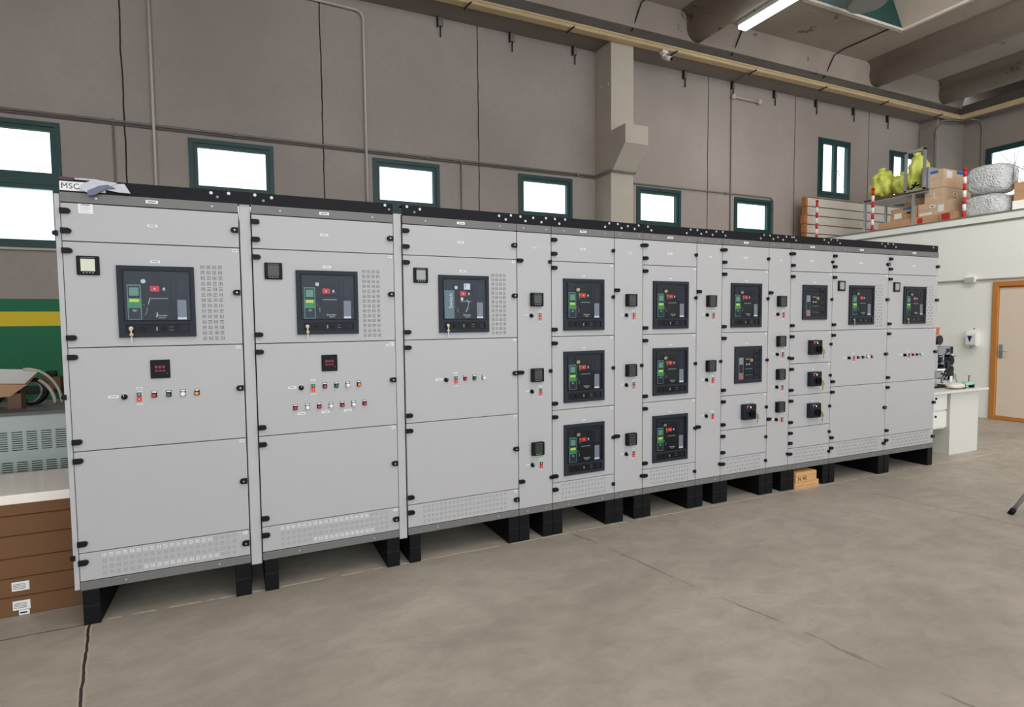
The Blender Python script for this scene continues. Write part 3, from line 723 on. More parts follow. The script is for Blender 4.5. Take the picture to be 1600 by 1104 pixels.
# 2
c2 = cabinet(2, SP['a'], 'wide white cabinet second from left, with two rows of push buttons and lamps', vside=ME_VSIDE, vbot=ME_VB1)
add_meter(c2, .107, 1.849, 'olive'); add_acb(c2, .225, 1.858, key=True)
put('relay_display', ME_DIG, c2, (.400, 0, 1.314)); add_buttons(c2, .237, 1.178, SEQ6)
add_buttons(c2, .202, 1.060, ['red', 'white', 'red', 'white', 'red', 'white', 'red'], lab=False)
for x_ in (.235, .37, .50): put('name_label', ME_LB['mid'], c2, (x_, 0, 1.022))
put('name_label', ME_LB['mid'], c2, (.40, 0, 1.882)); put('name_label', ME_LB['mid'], c2, (.765, 0, 1.410))
# 3
c3 = cabinet(4, SP['a'], 'wide white cabinet third from left, film with lettering on its breaker', vside=ME_VSIDE, vbot=ME_VB3)
add_meter(c3, .113, 1.847, 'grey'); add_acb(c3, .230, 1.853, key=True, film=True)
add_buttons(c3, .272, 1.177, SEQ6[:5]); put('name_label', ME_LB['mid'], c3, (.40, 0, 1.882))
# narrow ones
def narrow(i0, meters, pairs, label, lz, rz_):
    r = cabinet(i0, [], label, narrow=True); w_ = XS[i0+1]-XS[i0]
    for z in meters: add_meter(r, .146, z, 'small')
    for z in pairs: add_pair(r, .108, z)
    for z in lz: put('hinge', ME_HINGE, r, (.001, 0, z))
    for z in rz_: put('latch', ME_CLIP, r, (w_-.004, 0, z))
    put('name_label', ME_LB['small'], r, (.14, 0, 2.06))
    return r
narrow(5, (1.700, 1.172, .650), (1.592, 1.061, .538), 'narrow white cabinet with three meters, directly right of the third wide cabinet', (1.966, 1.195, .428), (1.966, 1.195, .428))
def triple(i0, label):
    r = cabinet(i0, SP['a'], label, vbot=ME_VB5)
    for z in (1.852, 1.329, .795): add_acb(r, .095, z, key=False, inner=True); put('name_label', ME_LB['small'], r, (.27, 0, z+.022))
    return r
triple(6, 'medium white cabinet with three stacked breakers, left of the pair of such cabinets')
narrow(7, (1.701, 1.168, .637), (1.592, 1.060, .526), 'narrow white cabinet with three meters between the two three-breaker cabinets', (1.775, .67), (2.12, 1.20, .335))
triple(8, 'medium white cabinet with three stacked breakers, right of the pair of such cabinets')
narrow(9, (1.699, 1.168), (1.590, 1.057, .757), 'narrow white cabinet with only two meters above three switch pairs', (1.775, .67), (2.12, 1.20, .335))
c9 = cabinet(10, SP['9'], 'medium white cabinet with large, small and handle-type breakers one above another', vbot=ME_VB5)
add_acb(c9, .095, 1.852, key=False, inner=True); add_nsx(c9, .145, 1.318); add_mccb(c9, .226, .823)
for x_, z in ((.27, 1.875), (.29, 1.338), (.30, .842)): put('name_label', ME_LB['small'], c9, (x_, 0, z))
narrow(11, (1.702, 1.352, 1.060, .770), (1.592, 1.240, .951, .662), 'narrow white cabinet with four meters in a column', (1.775, .67), (2.12, 1.20, .335))
c11 = cabinet(12, SP['11'], 'medium white cabinet with three handle-type breakers below a flush one', vbot=ME_VB5)
add_nsx(c11, .145, 1.852)
for z in (1.353, 1.065, .777): add_mccb(c11, .228, z); put('name_label', ME_LB['small'], c11, (.30, 0, z+.018))
put('name_label', ME_LB['small'], c11, (.30, 0, 1.875))
c12 = cabinet(13, SP['a'], 'wide white cabinet second from the right end, six buttons ending in orange', vside=ME_VSIDE2, vbot=ME_VB3)
add_meter(c12, .115, 1.849, 'grey'); add_acb(c12, .224, 1.858, key=True); add_buttons(c12, .238, 1.176, SEQ6)
c13 = cabinet(14, SP['a'], 'wide white cabinet at the right end of the row beside the desk', vside=ME_VSIDE2, vbot=ME_VB3)
add_meter(c13, .118, 1.850, 'grey'); add_acb(c13, .230, 1.858, key=True); add_buttons(c13, .270, 1.176, SEQ6[:5])
wE = XS[15]-XS[14]
MB().box(w_e0 := wE-.001, wE+.001, .006, .80, .19, 2.21, WHITE2).build('side_panel', c13)

# filler strips between the first three cabinets
for i0, lb in ((1, 'white vertical cover strip between the first and second cabinets'), (3, 'white vertical cover strip between the second and third cabinets')):
    xa, xb = XS[i0], XS[i0+1]; ya, rz = rowy(xa+.01)
    MBb = MB().box(.0025, xb-xa-.0025, .012, .05, .165, 2.225, WHITE2, .004)
    tag(MBb.build('cover_strip', None, (xa, ya, 0), rz), lb, 'strip', 'cover strips between cabinets')

# black lifting rails on top
BOLT = MB().cyl((0, -.003, 0), (0, 1, 0), .0085, .006, STEEL, 14).mesh('bolt')
BOLTD = MB().cyl((0, -.002, 0), (0, 1, 0), .007, .004, PLATE, 12).mesh('bolt')
def rail(xa, xb, bolts, label):
    ya, rz = rowy(xa+.01); yb, _ = rowy(xb); rz = math.atan2(yb-ya, xb-xa)
    r = thing('lifting_rail', label, 'rail', (xa, ya, 2.2155), rz, 'black lifting rails on the cabinet tops')
    L_ = (xb-xa)/math.cos(rz)
    MB().box(.001, L_-.001, 0.0, .006, 0, .066, RAILM, .001).box(.001, L_-.001, .006, .08, 0, .005, RAILM).box(.001, L_-.001, .006, .08, .061, .066, RAILM).build('channel', r)
    for (x_, z_, big) in bolts: put('bolt', BOLT if big else BOLTD, r, (x_-xa, 0, z_-2.2155))
rail(0.0, .8655, [(.67, 2.262, 1), (.756, 2.266, 1), (.70, 2.243, 0)], 'black slotted lifting rail on the first cabinet carrying the lettered plate')
rail(.866, 1.664, [(.887, 2.268, 1), (.973, 2.26, 1), (.93, 2.24, 0), (1.615, 2.268, 1), (1.64, 2.245, 0)], 'short black lifting rail on the second cabinet')
rail(1.720, 3.595, [(1.752, 2.27, 1), (1.835, 2.26, 1), (1.80, 2.24, 0)]+[(x_, z_, 1) for x_, z_ in ((2.384, 2.258), (2.433, 2.237), (2.472, 2.267), (2.544, 2.264), (2.583, 2.236), (2.643, 2.262), (2.708, 2.237), (2.744, 2.267), (2.816, 2.266), (2.852, 2.236), (2.90, 2.268), (3.243, 2.238), (3.28, 2.266), (3.357, 2.266), (3.391, 2.238), (3.449, 2.256), (3.513, 2.239), (3.551, 2.267))], 'long black lifting rail with two clusters of bolts, from the third cabinet on')
def cluster(x_): return [(x_+dx, z_, 1) for dx, z_ in ((0, 2.236), (.04, 2.266), (.11, 2.266), (.15, 2.238), (.205, 2.256), (.27, 2.237), (.31, 2.266), (.38, 2.266), (.41, 2.238))]
rail(3.598, 5.208, [(3.638, 2.264, 1), (3.671, 2.238, 1)]+cluster(4.02)[:9]+cluster(4.83)[:8], 'long black lifting rail with bolt clusters over the middle cabinets')
rail(5.212, 7.31, [(5.235, 2.266, 1), (5.26, 2.24, 1)]+[(x_, z_, 1) for x_, z_ in ((5.62, 2.262), (5.675, 2.24), (5.71, 2.268), (5.79, 2.268), (5.83, 2.24), (6.42, 2.262), (6.47, 2.24), (6.51, 2.266), (6.59, 2.266), (6.63, 2.24), (7.22, 2.26))], 'longest black lifting rail at the right end of the row')

# plate with letters and the plastic film over it
pl_ = thing('name_plate', 'white plate with black letters MSC on the left end of the first rail', 'sign', (0.004, -.002, 2.221))
MB().box(0, .19, -.004, 0, 0, .046, LABEL, .001).build('plate', pl_)
put('lettering', text_mesh('MSC', .038, INK), pl_, (.006, -.0046, .010))
fl = thing('plastic_film', 'crumpled grey plastic film hanging over the lettered plate', 'plastic film', (.118, -.008, 2.215))
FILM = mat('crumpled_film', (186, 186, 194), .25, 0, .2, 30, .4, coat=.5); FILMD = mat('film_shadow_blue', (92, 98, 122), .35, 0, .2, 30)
MB().prism([(.0, .0), (.10, .036), (.13, .058), (.03, .066), (-.02, .04), (-.035, .02)], 'y', -.014, -.004, FILM).prism([(.02, .03), (.11, .052), (.16, .056), (.185, .01), (.13, .012), (.08, .02)], 'y', -.010, 0, FILM).build('film_sheet', fl)
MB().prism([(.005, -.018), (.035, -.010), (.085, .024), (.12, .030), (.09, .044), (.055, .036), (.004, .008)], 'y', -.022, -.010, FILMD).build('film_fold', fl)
MB().box(-.113, -.05, -.008, .02, .056, .07, mat('maroon_tape', (70, 34, 56), .5)).box(-.05, .05, -.008, .02, .060, .070, FILM, .003).build('tape_end', fl)

# ================================================================== WALL FITTINGS
def conduit(label, pts, r, m, group='conduits on the rear wall', name='conduit', clips=()):
    b = MB().tube(pts, r, m, 10)
    for c_ in clips: b.box(c_[0]-.018, c_[0]+.018, c_[1]-.012, c_[1]+.025, c_[2]-.022, c_[2]+.022, m)
    return tag(b.build(name), label, 'conduit', group)
yw = 4.975
conduit('long horizontal grey conduit above the windows, left of the pillar', [(X0+.1, yw, 4.05), (2.45, yw, 4.04), (6.33, yw, 4.035), (6.335, 4.49, 4.03), (6.83, 4.49, 4.03), (6.84, yw, 4.03)], .016, CONDM, clips=((-.6, yw, 4.05), (.75, yw, 4.045), (3.35, yw, 4.04), (3.9, yw, 4.038), (6.0, yw, 4.035), (6.55, 4.49, 4.03)))
conduit('second thin grey pipe just below the long conduit', [(X0+.1, yw+.005, 4.015), (6.335, yw+.005, 4.0), (6.338, 4.495, 4.0), (6.83, 4.495, 4.0)], .010, CONDM)
conduit('grey conduit right of the pillar turning down beyond the last lower window', [(6.845, yw, 3.985), (10.55, yw, 4.0), (10.62, yw, 3.93), (10.62, yw, 2.6)], .014, CONDM, clips=((9.35, yw, 3.995), (10.62, yw, 3.75)))
conduit('white vertical conduit between the two leftmost visible windows', [(-.17, yw-.02, 2.2), (-.17, yw-.02, 6.12)], .018, CONDW)
conduit('thin grey drop pipe below the long conduit at the left', [(-.6, yw, 4.02), (-.6, yw, 2.3)], .010, CONDM)
conduit('white vertical conduit bending left near the roof', [(2.45, yw-.02, 2.2), (2.45, yw-.02, 5.86), (2.42, yw-.02, 5.94), (2.34, yw-.02, 5.97), (1.7, yw-.02, 5.99), (.4, yw-.02, 6.04)], .018, CONDW)
conduit('short grey drop pipe left of the window before the pillar', [(3.9, yw, 4.02), (3.9, yw, 2.3)], .012, CONDM)
conduit('slim pipe climbing the wall right of the pillar to the roof', [(9.46, yw, 2.6), (9.46, yw, 5.95), (9.48, yw-.02, 6.08), (9.46, 4.72, 6.11), (9.3, 4.40, 6.07)], .011, CONDM)
conduit('pair of pipes dropping beside the far corner pillar, left one', [(15.9, 4.35, 6.05), (15.5, 4.5, 6.06), (15.32, 4.93, 5.95), (15.32, 4.95, 4.2)], .014, CONDM)
conduit('pair of pipes dropping beside the far corner pillar, right one', [(15.95, 4.42, 6.05), (15.45, 4.55, 6.0), (15.385, 4.62, 5.85), (15.385, 4.64, 4.2)], .014, CONDM)
conduit('pipe dropping down the far right wall beside its window', [(16.0, 4.24, 6.07), (16.35, 4.22, 6.08), (16.42, 4.20, 5.95), (16.42, 4.20, 3.2)], .016, CONDM)
for x_, lb in ((6.72, 'ceiling conduit left of the lit lamp'), (8.92, 'ceiling conduit passing under the lit lamp'), (11.35, 'ceiling conduit running to the skylight corner')):
    conduit(lb, [(x_, 4.45, 6.30), (x_+.02, 4.37, 6.45), (x_+.06, 4.27, 6.68), (x_+.10, 4.1, 6.735), (x_+.14, 3.26 if x_ > 11 else 0, 6.735)], .012, RUST, 'conduits under the roof')
h = thing('pipe_rail', 'short white pipe with two round caps high on the wall', 'pipe', (9.47, 4.93, 5.83))
MB().rod((0, 0, 0), (.68, 0, -.01), .013, CONDW).build('pipe', h)
for x_ in (0, .68): MB().cyl((x_, 0, 0), (0, 1, 0), .045, .05, CONDW, 16).build('cap', h)
conduit('white conduit running along the white partition above the door', [(X1-.02, 4.9, 2.12), (X1-.02, .2, 2.115), (X1-.02, -6, 2.115)], .014, CONDW, 'conduits on the partition')
tag(MB().box(X1-.06, X1, 1.54, 1.68, 2.075, 2.165, WPLASTIC, .006).box(X1-.063, X1-.06, 1.55, 1.67, 2.085, 2.155, CONDW).build('junction_box'), 'small white junction box on the partition conduit left of the door', 'junction box')
d_ = thing('soap_dispenser', 'white wall dispenser with a dark blue triangle left of the door', 'dispenser', (X1, 1.55, 1.09))
MB().prism([(0, 0.02), (-.06, 0.0), (-.10, .03), (-.10, .19), (-.07, .23), (0, .24)], 'y', -.065, .065, WPLASTIC).build('housing', d_)
MB().quad([(-.1005, .045, .165), (-.1005, -.025, .165), (-.1005, .01, .065)], mat('logo_blue', (30, 42, 96), .4)).build('emblem', d_)
MB().cyl((-.07, 0, -.012), (0, 0, 1), .02, .03, PLATE, 12).build('nozzle', d_)
MB().cyl((-.003, 0, .275), (1, 0, 0), .012, .008, PLATE, 12).build('wall_plug', d_)

# wall brackets under the soffit and iron stubs on the tan rail
br = thing('wall_bracket', 'steel bracket with hanging pin, left-most under the roof soffit', 'bracket', (3.6, 5.0, 6.0), group='steel brackets under the soffit')
MB().box(-.045, .045, -.03, 0, 0, .13, SOFFIT, .003).box(-.05, -.04, -.06, 0, -.02, .13, RUST).build('plate', br)
MB().rod((0, -.03, 0), (0, -.03, -.16), .010, RUST).build('pin', br)
bl = ['second from left', 'just left of the concrete pillar', 'first to the right of the pillar', 'above the white pipe end caps', 'right of the white capped pipe', 'above the upper two-leaf window', 'fourth to the right of that pipe', 'nearest the far corner']
for x_, l_ in zip((4.79, 5.95, 8.31, 9.50, 10.63, 11.85, 13.04, 14.21), bl):
    c_ = dup(br); c_.location = (x_, 5.0, 6.0); c_['label'] = 'steel bracket with hanging pin, '+l_
st = MB().rod((0, .06, -.02), (.05, -.10, .012), .012, RUST).build('iron_stub', None, (3.80, 4.42, 6.07)); tag(st, 'dark iron stub crossing the tan rail, left-most', 'iron stub', 'iron stubs on the tan rail')
for x_, l_ in zip((5.50, 7.52, 9.35, 11.25, 13.15, 15.05), ('left of the pillar top', 'beside the security camera', 'at the slim wall pipe', 'between the slim pipe and the upper window', 'above the upper window', 'nearest the far corner')):
    c_ = st.copy(); COL.objects.link(c_); c_.location = (x_, 4.42, 6.07); c_['label'] = 'dark iron stub crossing the tan rail, '+l_
# security camera
sc_ = thing('security_camera', 'white security camera hanging from the tan rail right of the pillar', 'camera', (7.36, 4.42, 6.0))
MB().box(-.06, .06, -.05, .05, .035, .085, WPLASTIC, .01).cyl((0, 0, .01), (0, 0, 1), .04, .06, WPLASTIC, 16).build('mount', sc_)
MB().cyl((.03, -.06, -.05), (.35, -.8, -.45), .038, .15, WPLASTIC, 18).build('camera_body', sc_)
MB().cyl((.058, -.125, -.087), (.35, -.8, -.45), .032, .012, BLACK, 18).build('lens', sc_)
# fluorescent fixture with its own light
fx = thing('fluorescent_lamp', 'lit white fluorescent batten under the roof rib', 'lamp', (8.27, 2.85, 6.27))
MB().box(-.085, .085, -.76, .76, .02, .08, WPLASTIC, .004).rod((0, .5, .08), (0, .5, .48), .006, RUST).rod((0, -.5, .08), (0, -.5, .48), .006, RUST).build('housing', fx)
TUBE = mat('tube_glow', (236, 255, 246), .3, emit=3.2)
MB().box(-.085, .085, -.75, .75, -.04, .02, TUBE, .014).build('diffuser', fx)
fl_ = area_light('batten_light', (8.27, 2.85, 6.215), (0, 0, 0), .14, 1.5, 22, (.92, 1, .96)); fl_.parent = fx; fl_.location = (0, 0, -.06)
# round duct in the skylight
du = thing('roof_fan', 'round grey ventilation drum hanging at the skylight', 'fan', (9.98, 2.66, 6.64))
b = MB()
for k in range(4): b.cyl((0, 0, -.02+.07*k), (0, 0, 1), .31-.012*(k % 2), .07, mat('duct_grey', (150, 152, 150), .5, .2), 32)
b.build('drum', du); MB().cyl((0, 0, -.075), (0, 0, 1), .27, .05, mat('duct_grey', (150, 152, 150)), 32, .30).build('rim', du)
MB().cyl((0, 0, .55), (0, 0, 1), .05, .8, RUST, 12).build('stem', du)

# ================================================================== LEFT CORNER STUFF
# cartons: front face y=.282, right end x=-.05
zc = [0, .106, .209, .316, .437, .545, .658]
clab = ['lowest long cardboard carton in the stack left of the cabinets, with two stuck labels', 'second carton from the floor, with one white label', 'third carton from the floor in the left stack', 'fourth carton from the floor in the left stack', 'fifth carton from the floor, just under the wrapped top one', 'top carton of the left stack, wrapped in shiny film']
for k in range(6):
    t = thing('cardboard_carton', clab[k], 'carton', (-.052, .282, zc[k]), group='long cartons stacked left of the cabinets')
    hh = zc[k+1]-zc[k]-.002; xo = -.004*((k*7) % 3)
    cb = MB().box(-1.9+xo, xo, 0, .56, 0, hh, CARD, .004); cb.build('carton_body', t)
    cb = MB().box(-1.9+xo, xo, -.0008, .0, hh*.96, hh*.985, mat('carton_seam', (96, 64, 38), .8)); cb.build('flap_edge', t)
    if k == 5: MB().box(-1.903+xo, xo+.002, -.002, .563, hh*.55, hh+.001, TAPEW, .004).build('stretch_film', t)
    if k in (0, 1):
        lb = MB().box(-.31, -.235, -.0016, -.0008, hh*.30, hh*.78, LABEL)
        for j in range(4): lb.box(-.305, -.25, -.002, -.0016, hh*(.4+.08*j), hh*(.425+.08*j), INK)
        if k == 0: lb.box(-.285, -.24, -.0018, -.001, hh*.02, hh*.28, LABEL).box(-.28, -.25, -.0022, -.0018, hh*.1, hh*.18, INK)
        lb.build('shipping_label', t)['label'] = 'white printed label'
# louvred cabinet behind
lc = thing('louvred_cabinet', 'pale green-grey metal enclosure with rows of louvres behind the cartons', 'metal enclosure', (-.18, 1.2, 0))
MB().box(-2.2, 0, 0, .7, 0, .965, PALEGREEN, .006).build('enclosure_body', lc)
MB().box(-2.21, .005, -.01, .71, .965, .985, mat('dark_grey_top', (92, 94, 96), .5)).build('lid', lc)
SL = mat('louvre_dark', (38, 42, 42), .6)
b = MB()
b2 = MB()
for g_ in range(12):
    x_ = -.135-.0775*g_
    for j in range(9): b.box(x_-.056, x_, -.003, 0, .855-.0148*j-.0025, .855-.0148*j+.0025, SL)
for g_ in range(12):
    x_ = -.115-.0775*g_
    for j in range(8): b2.box(x_-.056, x_, -.003, 0, .655-.0148*j-.0025, .655-.0148*j+.0025, SL)
b.build('louvres', lc); b2.build('louvres', lc)
# clutter on top (z .985)
zt = .985
cb = thing('open_carton', 'flat carton with printed white sheets lying tilted on the louvred enclosure', 'carton', (-.86, 1.42, zt))
cbm = MB().prism([(-.42, .06), (.20, .09), (.30, .17), (-.42, .22)], 'y', 0, .32, CARD3); cbm.build('carton_body', cb)
MB().quad([(-.42, -.002, .222), (.29, -.002, .178), (.30, .30, .182), (-.42, .30, .226)], LABEL).box(-.3, .1, .04, .06, .205, .212, BLUEI).build('paper_sheet', cb)
MB().box(-.30, .1, .05, .25, 0, .065, RUST).build('stand_block', cb)
tag(MB().box(-.075, .0, 0, .09, 0, .105, mat('rusty_brown', (112, 86, 68), .8, 0, .35, 30), .004).build('small_carton', None, (-.60, 1.40, zt)), 'small brown block standing at the edge of the louvred enclosure', 'block')
bb = thing('bent_strip', 'two pale curved strips arching over the clutter', 'strip', (-.50, 1.62, zt))
STRIPP = mat('pale_strip', (186, 180, 164), .5)
def arc(cx, cz, rx, rz_, a0, a1, y_, n=14): return [(cx+rx*math.cos(a0+(a1-a0)*k/n), y_, cz+rz_*math.sin(a0+(a1-a0)*k/n)) for k in range(n+1)]
MB().tube(arc(-.13, .0, .20, .26, math.pi*.52, 0.02, 0), .009, STRIPP).build('strip', bb)
MB().tube(arc(-.13, .0, .165, .20, math.pi*.35, 0.02, -.02), .012, STRIPP).build('strip', bb)
cl_ = thing('cable_coil', 'dark tangled cable coil beside the small brown block', 'cable coil', (-.60, 1.58, zt))
for k, (rr, ty) in enumerate(((.085, 0), (.075, .03), (.09, .06), (.07, -.02))):
    MB().tube([(rr*math.cos(a)*1.0, ty+.03*math.sin(a*2), .095+rr*math.sin(a)) for a in [2*math.pi*j/22 for j in range(23)]], .008, [RUST, FACE2, BLACK, PLATE][k]).build('loop', cl_)
cb.rotation_euler = (0.24, 0, 0)
# bench by the wall
bn = thing('work_bench', 'low steel bench against the green wall holding a sack', 'bench', (-1.1, 3.9, 0))
MB().box(-.9, 1.0, 0, .6, .84, .88, RUST).build('bench_top', bn)
for x_ in (-.85, .95):
    for y_ in (.03, .57): MB().box(x_-.02, x_+.02, y_-.02, y_+.02, 0, .84, RUST).build('leg', bn)
tag(MB().blob((0, 0, .12), .26, .16, .12, mat('beige_sack', (138, 116, 92), .8, 0, .1, 8), .15, 2, seed=3).build('sack', None, (-.72, 4.1, .895)), 'beige sack lying on the low bench by the green wall', 'sack')
tag(MB().box(-.09, .09, -.08, .08, 0, .13, mat('rusty_brown', (120, 84, 62)), .004).cyl((0, 0, .16), (0, 0, 1), .05, .06, RUST).build('machine_block', None, (-1.10, 4.05, .88)), 'small brown machine part left of the sack on the bench', 'machine part')
ch_ = thing('metal_frame', 'thin dark metal frame standing by the green wall at the left edge', 'metal frame', (-1.5, 3.2, 0))
MB().tube([(-.18, 0, 0), (-.18, 0, 1.25), (.1, 0, 1.25), (.22, 0, 0)], .016, RUST).build('tube_frame', ch_)
MB().box(-.18, .18, -.02, .35, 1.10, 1.14, mat('rusty_brown', (134, 96, 72))).build('shelf', ch_)

# ================================================================== RIGHT SIDE STUFF
dk = thing('desk', 'white laminate desk with drawers beyond the right end of the row', 'desk', (7.46, .12, 0))
MB().box(0, 1.07, 0, 1.0, .715, .74, DESKM, .003).build('desk_top', dk)
MB().box(.48, 1.03, .08, .10, 0.0, .714, DESKM, .002).build('end_panel', dk)
MB().box(.48, .50, .10, .95, .0, .714, DESKM).build('side_panel', dk)
dwb = MB().box(.02, .46, .12, .60, .30, .714, DESKM, .002).build('drawer_unit', dk)
for k in range(2):
    dw = MB().box(.025, .455, .102, .12, .52-.2*k, .70-.2*k, WPLASTIC, .003).build('drawer', dwb)
    MB().cyl((.24, .098, .65-.2*k), (0, 1, 0), .012, .012, BLACK, 12).build('knob', dw)
MB().box(.02, .06, .12, .16, 0, .30, DESKM).build('leg', dk)
MB().box(.02, .06, .56, .60, 0, .30, DESKM).build('leg', dk)
# breaker mechanism on the desk
zd = .74
random.seed(11)
mm = thing('breaker_mechanism', 'tall dark opened breaker mechanism standing on the desk', 'machine', (7.93, .34, zd))
mm.scale = (.98, .9, 1.02)
MB().box(-.08, .26, 0, .30, 0, .025, RUST).box(-.05, .0, .0, .03, .025, .60, ALU).box(-.05, .0, .25, .28, .025, .60, ALU).box(.10, .12, .0, .02, .05, .45, ALU).build('chassis', mm)
MB().box(.02, .28, .02, .26, .10, .36, BLACK, .01).cyl((.30, .04, .30), (0, 1, 0), .055, .05, BLACK, 20).cyl((.22, 0.0, .15), (0, 1, 0), .06, .05, FACE, 20).cyl((.14, 0.0, .25), (0, 1, 0), .06, .05, FACE2, 20).cyl((.27, .02, .20), (0, 1, 0), .045, .05, BLACK, 16).build('mechanism_block', mm)
lk = MB()
for k in range(26):
    cx, cz = random.uniform(.03, .24), random.uniform(.10, .42); m_ = random.choice([BLACK, BLACK, RUST, PLATE, ALU, FACE2])
    if k % 3 == 0: lk.cyl((cx, .0, cz), (0, 1, 0), random.uniform(.012, .026), .05, m_, 12)
    elif k % 3 == 1: lk.box(cx-random.uniform(.01, .04), cx+random.uniform(.01, .04), -.02, .03, cz-.012, cz+random.uniform(.0, .02), m_, .002)
    else: lk.rod((cx-.03, -.015, cz-.03), (cx+.04, -.01, cz+random.uniform(-.02, .05)), .005, m_)
lk.build('linkage', mm)
MB().box(-.0, .22, -.01, .10, .37, .47, PLATE, .006).box(.14, .19, -.02, -.01, .40, .44, BLACK).box(.22, .30, .0, .06, .38, .46, BLACK, .006).box(.18, .40, .02, .03, .345, .352, RUST).build('drive_unit', mm)
MB().box(-.10, .05, .02, .20, .60, .68, mat('orange_block', (190, 92, 50), .6), .006)\
    .build('top_block', mm)['label'] = 'orange top block'
MB().box(-.08, .10, .02, .16, .48, .60, SCREENM, .006).cyl((-.0, .0, .54), (0, 1, 0), .05, .05, RUST, 16).box(-.06, .03, 0, .02, .49, .52, BRASS).build('coil_unit', mm)
MB().box(-.07, .06, -.02, .02, .12, .19, PLATE, .004).build('terminal_block', mm)
MB().box(-.05, .1, -.03, .0, .20, .22, LABEL).build('terminal_strip', mm)
MB().box(.20, .25, -.03, -.02, .06, .13, LABEL).build('paper_tag', mm)
MB().cyl((.33, -.0, .12), (0, 1, 0), .03, .02, PLATE, 14).rod((.34, 0, .12), (.40, 0, .05), .006, STEEL).build('crank', mm)
gt = thing('clamp_tool', 'small mint green clamp lying on the desk beside the mechanism', 'clamp', (8.27, .18, zd))
MINT = mat('mint', (150, 206, 180), .4)
MB().box(-.09, .09, 0, .05, .035, .075, MINT, .006).box(-.10, -.075, 0, .05, 0, .045, BLACK, .004).box(.06, .09, 0, .05, 0, .05, BLACK, .004).build('clamp_body', gt)
MB().rod((.0, .02, .06), (.01, .02, .14), .005, RUST).cyl((.01, .02, .14), (0, 0, 1), .014, .008, REDB, 12).build('screw', gt)
tag(MB().blob((0, 0, .035), .13, .07, .03, mat('cream_cloth', (226, 220, 204), .8), .2, 2, seed=5).build('cloth', None, (8.06, .22, zd)), 'cream cloth bundle lying on the desk in front of the mechanism', 'cloth')

# stepladder at the right edge
sl_ = thing('step_ladder', 'aluminium step ladder with black feet at the right picture edge', 'step ladder', (6.22, -1.15, 0))
A, B_ = Vector((0, 0, 0)), Vector((-.21, -.20, 0)); up_ = Vector((.42, -.38, .95)); bk = Vector((.95, -.86, 0))
for P0 in (A, B_):
    MB().rod(P0+up_*.04, P0+up_, .016, ALU, 10).build('stile', sl_)
    MB().rod(P0, P0+up_*.045, .021, BLACK, 10).build('foot', sl_)
    MB().rod(P0+bk, P0+up_*.97, .013, ALU, 10).build('rear_leg', sl_)
    MB().rod(P0+bk-up_*.0, P0+bk+Vector((-.02, .018, .04)), .019, BLACK, 10).build('foot', sl_)
for k in range(4):
    p = up_*(.20+.24*k); q1, q2 = A+p, B_+p; dd = Vector((.075, -.068, 0))
    MB().quad([q1, q2, q2+dd*1.6, q1+dd*1.6], ALU).quad([q1+Vector((0, 0, -.02)), q2+Vector((0, 0, -.02)), q2, q1], ALU).build('step', sl_)
# wooden blocks under the row
wb = tag(MB().box(0, .315, 0, .30, 0, .062, PINE, .003).box(.002, .29, -.0008, 0, .022, .024, mat('seam_brown', (96, 64, 38))).build('wooden_block', None, (5.288, .045, 0)), 'lower pine block lying on the floor under the cabinets', 'wooden block', 'pine blocks under the cabinets')
w2 = thing('wooden_block', 'upper pine block marked in black, lying on the lower one', 'wooden block', (5.29, .04, .0635), group='pine blocks under the cabinets')
MB().box(0, .275, 0, .28, 0, .088, PINE, .003).box(.0, .275, -.0008, 0, .054, .056, mat('seam_brown', (96, 64, 38))).build('block_body', w2)
put('stencil', text_mesh('N 40', .052, INK), w2, (.03, -.0012, .012))

# ================================================================== MEZZANINE
ZM = 3.105
def stripe_pole(y_, label):
    t = thing('barrier_pole', label, 'pole', (X1+.06, y_, ZM), group='red and white poles along the mezzanine edge')
    b = MB(); n = 7; hgt = .74
    for k in range(n): b.cyl((0, 0, hgt*(k+.5)/n), (0, 0, 1), .024, hgt/n, STRIPER if k % 2 == 0 else STRIPEW, 14)
    b.build('pole', t); MB().cyl((0, 0, .01), (0, 0, 1), .04, .02, STRIPER, 14).build('pole_base', t); MB().cyl((0, 0, .76), (0, 0, 1), .03, .03, STRIPER, 14, .022).build('pole_cap', t)
stripe_pole(4.36, 'red and white barrier pole in front of the stacked panels'); stripe_pole(3.24, 'red and white barrier pole beside the yellow sacks'); stripe_pole(1.78, 'red and white barrier pole in front of the bubble wrap')
PANELM = mat('panel_cream', (228, 218, 204), .5, 0, .08, 4); PEND = mat('panel_end', (176, 112, 62), .8, 0, .3, 25)
plab = ['lowest', 'second from bottom', 'third from bottom', 'fourth from bottom', 'topmost']
for k in range(5):
    hh = .175; z_ = ZM+.18*k
    t = thing('wall_panel', 'long cream insulated panel in the stack along the far wall, '+plab[k], 'panel', (11.16, 4.62, z_), group='cream panels stacked on edge')
    b = MB().box(.01, 3.6, 0, .09, 0, hh-.012, PANELM, .004)
    for j in range(5): b.box(.01, 3.6, -.002, 0, .02+.028*j, .022+.028*j, PLATE)
    b.box(.01, 3.6, -.006, .09, hh-.016, hh, mat('panel_lip', (120, 104, 92), .6)); b.build('panel_sheet', t)
    MB().box(-.03-.02*(k % 3), .01, -.01, .09, 0, hh, PEND, .004).build('panel_core', t)['label'] = 'orange-brown foam end'
